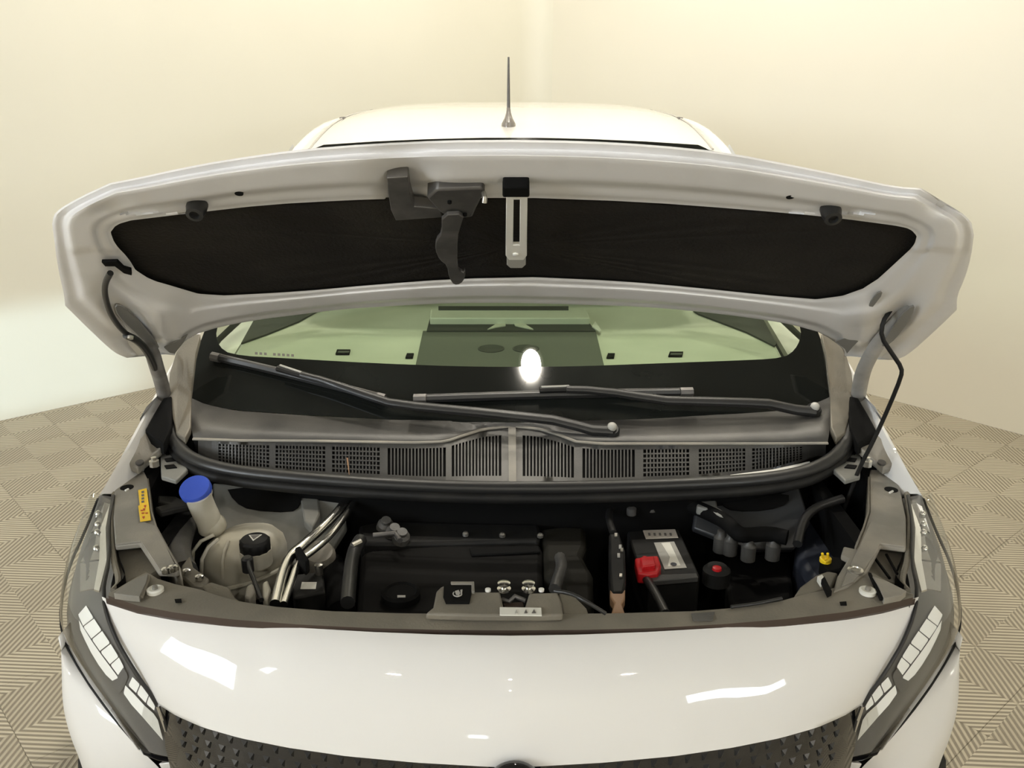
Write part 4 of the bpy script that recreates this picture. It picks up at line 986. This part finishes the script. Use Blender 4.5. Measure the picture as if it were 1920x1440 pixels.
s = MB(); s.tube(chaikin([pz(1296, 948, .80), pz(1330, 962, .80), pz(1362, 978, .80), pz(1384, 1002, .80), pz(1400, 1004, .79), pz(1440, 1000, .79), pz(1476, 1008, .79)], 2), .017, 12); s.build('engine_loom', M['black'], car)
for u, v in ((1370, 1015), (1404, 1026), (1450, 1024), (1352, 1010)):
    s = MB(); s.lathe(pz(u, v, .765), [(.016, -.03), (.016, .004), (.010, .010), (.009, .02)], 14); s.build('connector_plug', M['cowl'], car)
block('control_unit', [(1350, 1040), (1480, 1036), (1490, 1130), (1370, 1140)], .69, .1, M['black'], car, .01)
block('brake_reservoir', [(1500, 965), (1560, 950), (1590, 1010), (1570, 1080), (1520, 1090), (1490, 1040)], .73, .1, M['bluetank'], car, .02)
s = MB(); s.tube(chaikin([pz(1580, 935, .84), pz(1530, 950, .83), pz(1505, 975, .82), pz(1495, 1020, .80)], 2), .010); s.build('brake_hose', M['rubber'], car)
hb_ = block('bulb_holder', [(1536, 1050), (1560, 1042), (1586, 1046), (1580, 1066), (1556, 1072)], .84, .03, M['black'], car, .004)
s = MB()
s.lathe(pz(1548, 1048, .846), [(.011, -.006), (.011, .002), (.006, .004)], 16)
for du in (-5, 5): s.tube([pz(1548+du, 1046, .85), pz(1547+du, 1038, .862)], .0026, 8)
s.tube([pz(1541, 1050, .852), pz(1548, 1055, .852), pz(1556, 1050, .852)], .0026, 8)
o = part(s, 'yellow_clip', M['yel2'], hb_); o['label'] = 'bright yellow two-pronged clip'
block('support_bracket', [(1488, 1118), (1500, 1100), (1530, 1078), (1552, 1070), (1572, 1074), (1560, 1100), (1520, 1114)], .84, .03, M['lock'], car)
on(slam, 'cable_clip', [(1540, 1086), (1546, 1080), (1560, 1108), (1552, 1112)], .882, .01, M['black'])
block('pale_clip', [(1532, 1080), (1542, 1076), (1548, 1086), (1540, 1092)], .87, .012, M['paper'], car, .002)
s = MB(); s.tube(chaikin([pz(1370, 1138, .872), pz(1420, 1132, .872), pz(1466, 1122, .872)], 2), .003); part(s, 'bonnet_cable', M['rubber'], slam)
on(slam, 'panel_patch', [(1296, 1150), (1340, 1147), (1336, 1162), (1300, 1163)], .8725, .002, M['cowl'], 0)

# ---------------------------------------------------------------- pillars, roof, doors, rear
def roof_zc(y):
    t = (y - 3.75)/1.0
    if y < 3.75: return 1.603 - .067*abs(t)**1.9
    return 1.603 - .03*((y-3.75)/1.35)**2
def roof_p(s_, y):
    w = .665 + .02*math.sin(math.pi*min(1, (y-2.75)/2.6)) - .05*max(0, (y-4.2))
    x = w*s_; return Vector((x-.003, y + .10*s_*s_*max(0, 1-(y-2.76)/.6), roof_zc(y) - .012*s_*s_ - .042*abs(s_)**7))
ys = [2.76, 2.78, 2.82, 2.9, 3.0, 3.15, 3.3, 3.5, 3.7, 3.9, 4.1, 4.3, 4.6, 4.9, 5.1]
ss = [-1 + i/14 for i in range(29)]
rows = [[roof_p(q_, y) for q_ in ss] for y in ys]
rows = [[p + Vector((0, .01, -.02)) for p in rows[0]]] + rows
s = MB(); s.loft(rows); rf = s.build('roof', M['paint'], car, ang=60)
s = MB(); s.tube([roof_p(q_, 2.76) + Vector((0, -.012, -.018)) for q_ in ss], .010, 8); part(s, 'roof_front_seal', M['gloss'], rf)
for sx in (-1, 1):
    s = MB(); P = [roof_p(sx*1.0, y) + Vector((sx*.012, 0, -.006)) for y in ys]; s.tube(P, [(.016, .012)]*len(P), 10); part(s, 'roof_rail_moulding', M['paint'], rf)
    s = MB(); P = [roof_p(sx*.93, y) + Vector((0, 0, .002)) for y in ys[1:]]; s.tube(P, [(.004, .002)]*len(P), 6); part(s, 'roof_gutter', M['silver_label'], rf)
    for y in (3.55, 4.3): s = MB(); s.box(roof_p(sx*.93, y) + Vector((0, 0, .002)), .016, .05, .006); part(s, 'rail_fixing', M['steel'], rf, fix=True, bevel=.002)
# aerial
ab = Vector((-.011, 3.02, roof_zc(3.02)))
s = MB(); s.tube([ab + Vector((0, 0, -.004)), ab + Vector((0, 0, .006)), ab + Vector((0, .006, .022)), ab + Vector((0, .012, .040)), ab + Vector((0, .014, .055))], [(.0235, .03), (.023, .029), (.014, .018), (.008, .009), (.006, .006)], 18)
ae = s.build('roof_aerial', mat('aerial_base', (.22, .20, .18), .25, coat=.5), car); ae['label'] = 'short roof aerial on a teardrop base'
s = MB(); P = [ab + Vector((0, .014 + .02*t, .05 + .158*t)) for t in [i/10 for i in range(11)]]; s.tube(P, [lerp(.0055, .0032, i/10) for i in range(11)], 10); part(s, 'aerial_mast', M['steel'], ae)
# A-pillars: white strip outside the black edge of the glass
def pillar(f):
    ins = [(362, 650), (376, 625), (420, 530), (470, 425), (552, 275)]; 
    a = [G(u, v, .002) for u, v in ins]; ou = [(330, 668), (346, 640), (392, 535), (446, 425), (534, 282)]
    tp_ = [1, .95, .8, .55, .12]; b = [p + Vector((-.055, .03, .002))*k for p, k in zip(a, tp_)]; c = [p + Vector((-.075, .10, -.02))*k for p, k in zip(a, tp_)]; d = [p + Vector((-.05, .14, -.02))*k for p, k in zip(a, tp_)]
    m1 = [p.lerp(q_, .4) + Vector((0, -.012, .008)) for p, q_ in zip(a, b)]
    rows = [a, m1, b, c, d]
    if f: rows = [mir(r) for r in rows]
    s = MB(); s.loft([dens(r, 24) for r in rows]); s.build('windscreen_pillar', M['paint'], car, ang=60)
pillar(0); pillar(1)
# body side shell with doors and windows
def side(f):
    mm = mir if f else (lambda x: x)
    Y = [2.0, 2.3, 2.6, 3.0, 3.4, 3.8, 4.2, 4.6, 5.0, 5.2, 5.3]
    def belt(y): return Vector((-.88 - .03*math.sin(math.pi*(y-2.0)/3.3) if y < 5.1 else -.84, y, .985 + .02*(y-2)))
    rows = []
    for dz, dx in ((0, .02), (-.03, 0), (-.25, -.015), (-.5, -.01), (-.68, .03), (-.72, .06)):
        rows.append([belt(y) + Vector((dx, 0, dz - .02*(y-2))) for y in Y])
    s = MB(); s.loft([mm(r) for r in rows]); s.build('body_side', M['paint'], car, ang=50)
    # windows
    wy = [2.75, 3.05, 3.5, 3.95, 4.4, 4.85, 5.1]
    b = [belt(y) + Vector((.02, 0, 0)) for y in wy]; t_ = [roof_p(-1, y + .02) + Vector((.03, .05, -.07)) for y in [2.95, 3.1, 3.5, 3.95, 4.4, 4.75, 4.95]]
    s = MB(); s.loft([mm(b), mm(t_)]); s.build('side_window', M['sideglass'], car, ang=60)
    for i in (2, 4, 6):
        s = MB(); s.tube([mm([b[i]])[0], mm([t_[i]])[0]], [(.03, .012)]*2, 8); s.build('door_pillar', M['gloss'], car)
    s = MB(); s.tube(mm([p + Vector((0, 0, .015)) for p in t_]), .020, 8); s.build('cant_rail', M['paint'], car)
    for wyc in (1.98, 4.62):
        c = Vector((-.80, wyc, .32)); 
        s = MB(); s.lathe(c + Vector((.09, 0, 0)), [(.20, 0), (.29, .0), (.315, .02), (.32, .05), (.32, .13), (.31, .17), (.28, .185), (.21, .18)], 40, (-1, 0, 0))
        if f: s.v = mir(s.v)
        w = s.build('wheel', M['tyre'], car)
        s = MB(); s.lathe(c, [(.21, .0), (.21, .085), (.195, .08), (.18, .05), (.06, .06), (.04, .075), (.001, .077)], 32, (-1, 0, 0))
        if f: s.v = mir(s.v)
        part(s, 'rim', M['rim'], w)
side(0); side(1)
s = MB(); s.loft([[Vector((x, 5.3 - .05*x*x, .3)) for x in (-.84, -.4, 0, .4, .84)], [Vector((x, 5.33 - .05*x*x, .9)) for x in (-.84, -.4, 0, .4, .84)], [Vector((x*.98, 5.28 - .05*x*x, 1.05)) for x in (-.84, -.4, 0, .4, .84)]])
s.build('tailgate', M['paint'], car, ang=60)
s = MB(); s.loft([[Vector((x*.98, 5.28 - .05*x*x, 1.05)) for x in (-.84, -.4, 0, .4, .84)], [roof_p(q_, 5.1) for q_ in (-1, -.5, 0, .5, 1)]]); s.build('rear_window', M['sideglass'], car, ang=60)
s = MB(); s.box((0, 3.3, .27), 1.6, 3.6, .06); s.build('underbody', M['black'], car, fix=True)

# ================================================================ lamps in the ceiling
# one lamp is the one the windscreen mirrors; the others are unseen, added and placed for their light
gp_ = G(1074, 681); n = Vector((-.24*gp_.x/.78**2, -1, 1.28)); n.normalize()
d = ray(1074, 681).normalized(); r = d - 2*d.dot(n)*n
lp0 = gp_ + r*((CEIL - gp_.z)/r.z)
def lamp(x, y, rad=.09):
    e = empty('ceiling_lamp', (x, y, CEIL)); e['category'] = 'lamp'; e['label'] = 'round recessed ceiling lamp above the car'; e['group'] = 'round lamps in the ceiling'
    s = MB(); s.lathe((0, 0, -.012), [(rad, 0), (rad*.6, -.001)], 28); s.build('diffuser', M['lampon'], e)
    s = MB(); P = [Vector(((rad+.012)*math.cos(a), (rad+.012)*math.sin(a), -.012)) for a in [2*math.pi*i/32 for i in range(33)]]
    s.tube(P, [(.014, .014)]*33, 8); s.build('lamp_ring', M['lampring'], e)
lamp(lp0.x, lp0.y)
for x, y in ((1.5, 3.9), (-1.1, 3.9), (.1, 3.4), (.2, 5.4), (0, -3.2), (-2.4, -3.2), (2.4, -3.2), (-4.6, -.6), (4.6, -.6), (0, -5.4)):
    lamp(x, y)
# cool daylight from an opening on the left, reaching only the foot of the left wall
ld = bpy.data.lights.new('daylight_opening', 'AREA'); ld.shape = 'RECTANGLE'; ld.size = .95; ld.size_y = .64; ld.energy = COOL_W; ld.color = (.66, .88, 1.0); ld.spread = R(4)
lo_ = bpy.data.objects.new('daylight_opening', ld); COL.objects.link(lo_)
nrm = Vector((-dl.y, dl.x, 0)); nrm = nrm if nrm.dot(room_c - C0) > 0 else -nrm
tgt = C0 + dl*4.0; tgt.z = .26
src = tgt + dl*2.6 + nrm*1.5
lo_.location = src; lo_.rotation_euler = (tgt - src).to_track_quat('-Z', 'Y').to_euler()
print('corner', C0, 'lamp', lp0, 'dirs', dl, dr, 'src', src)
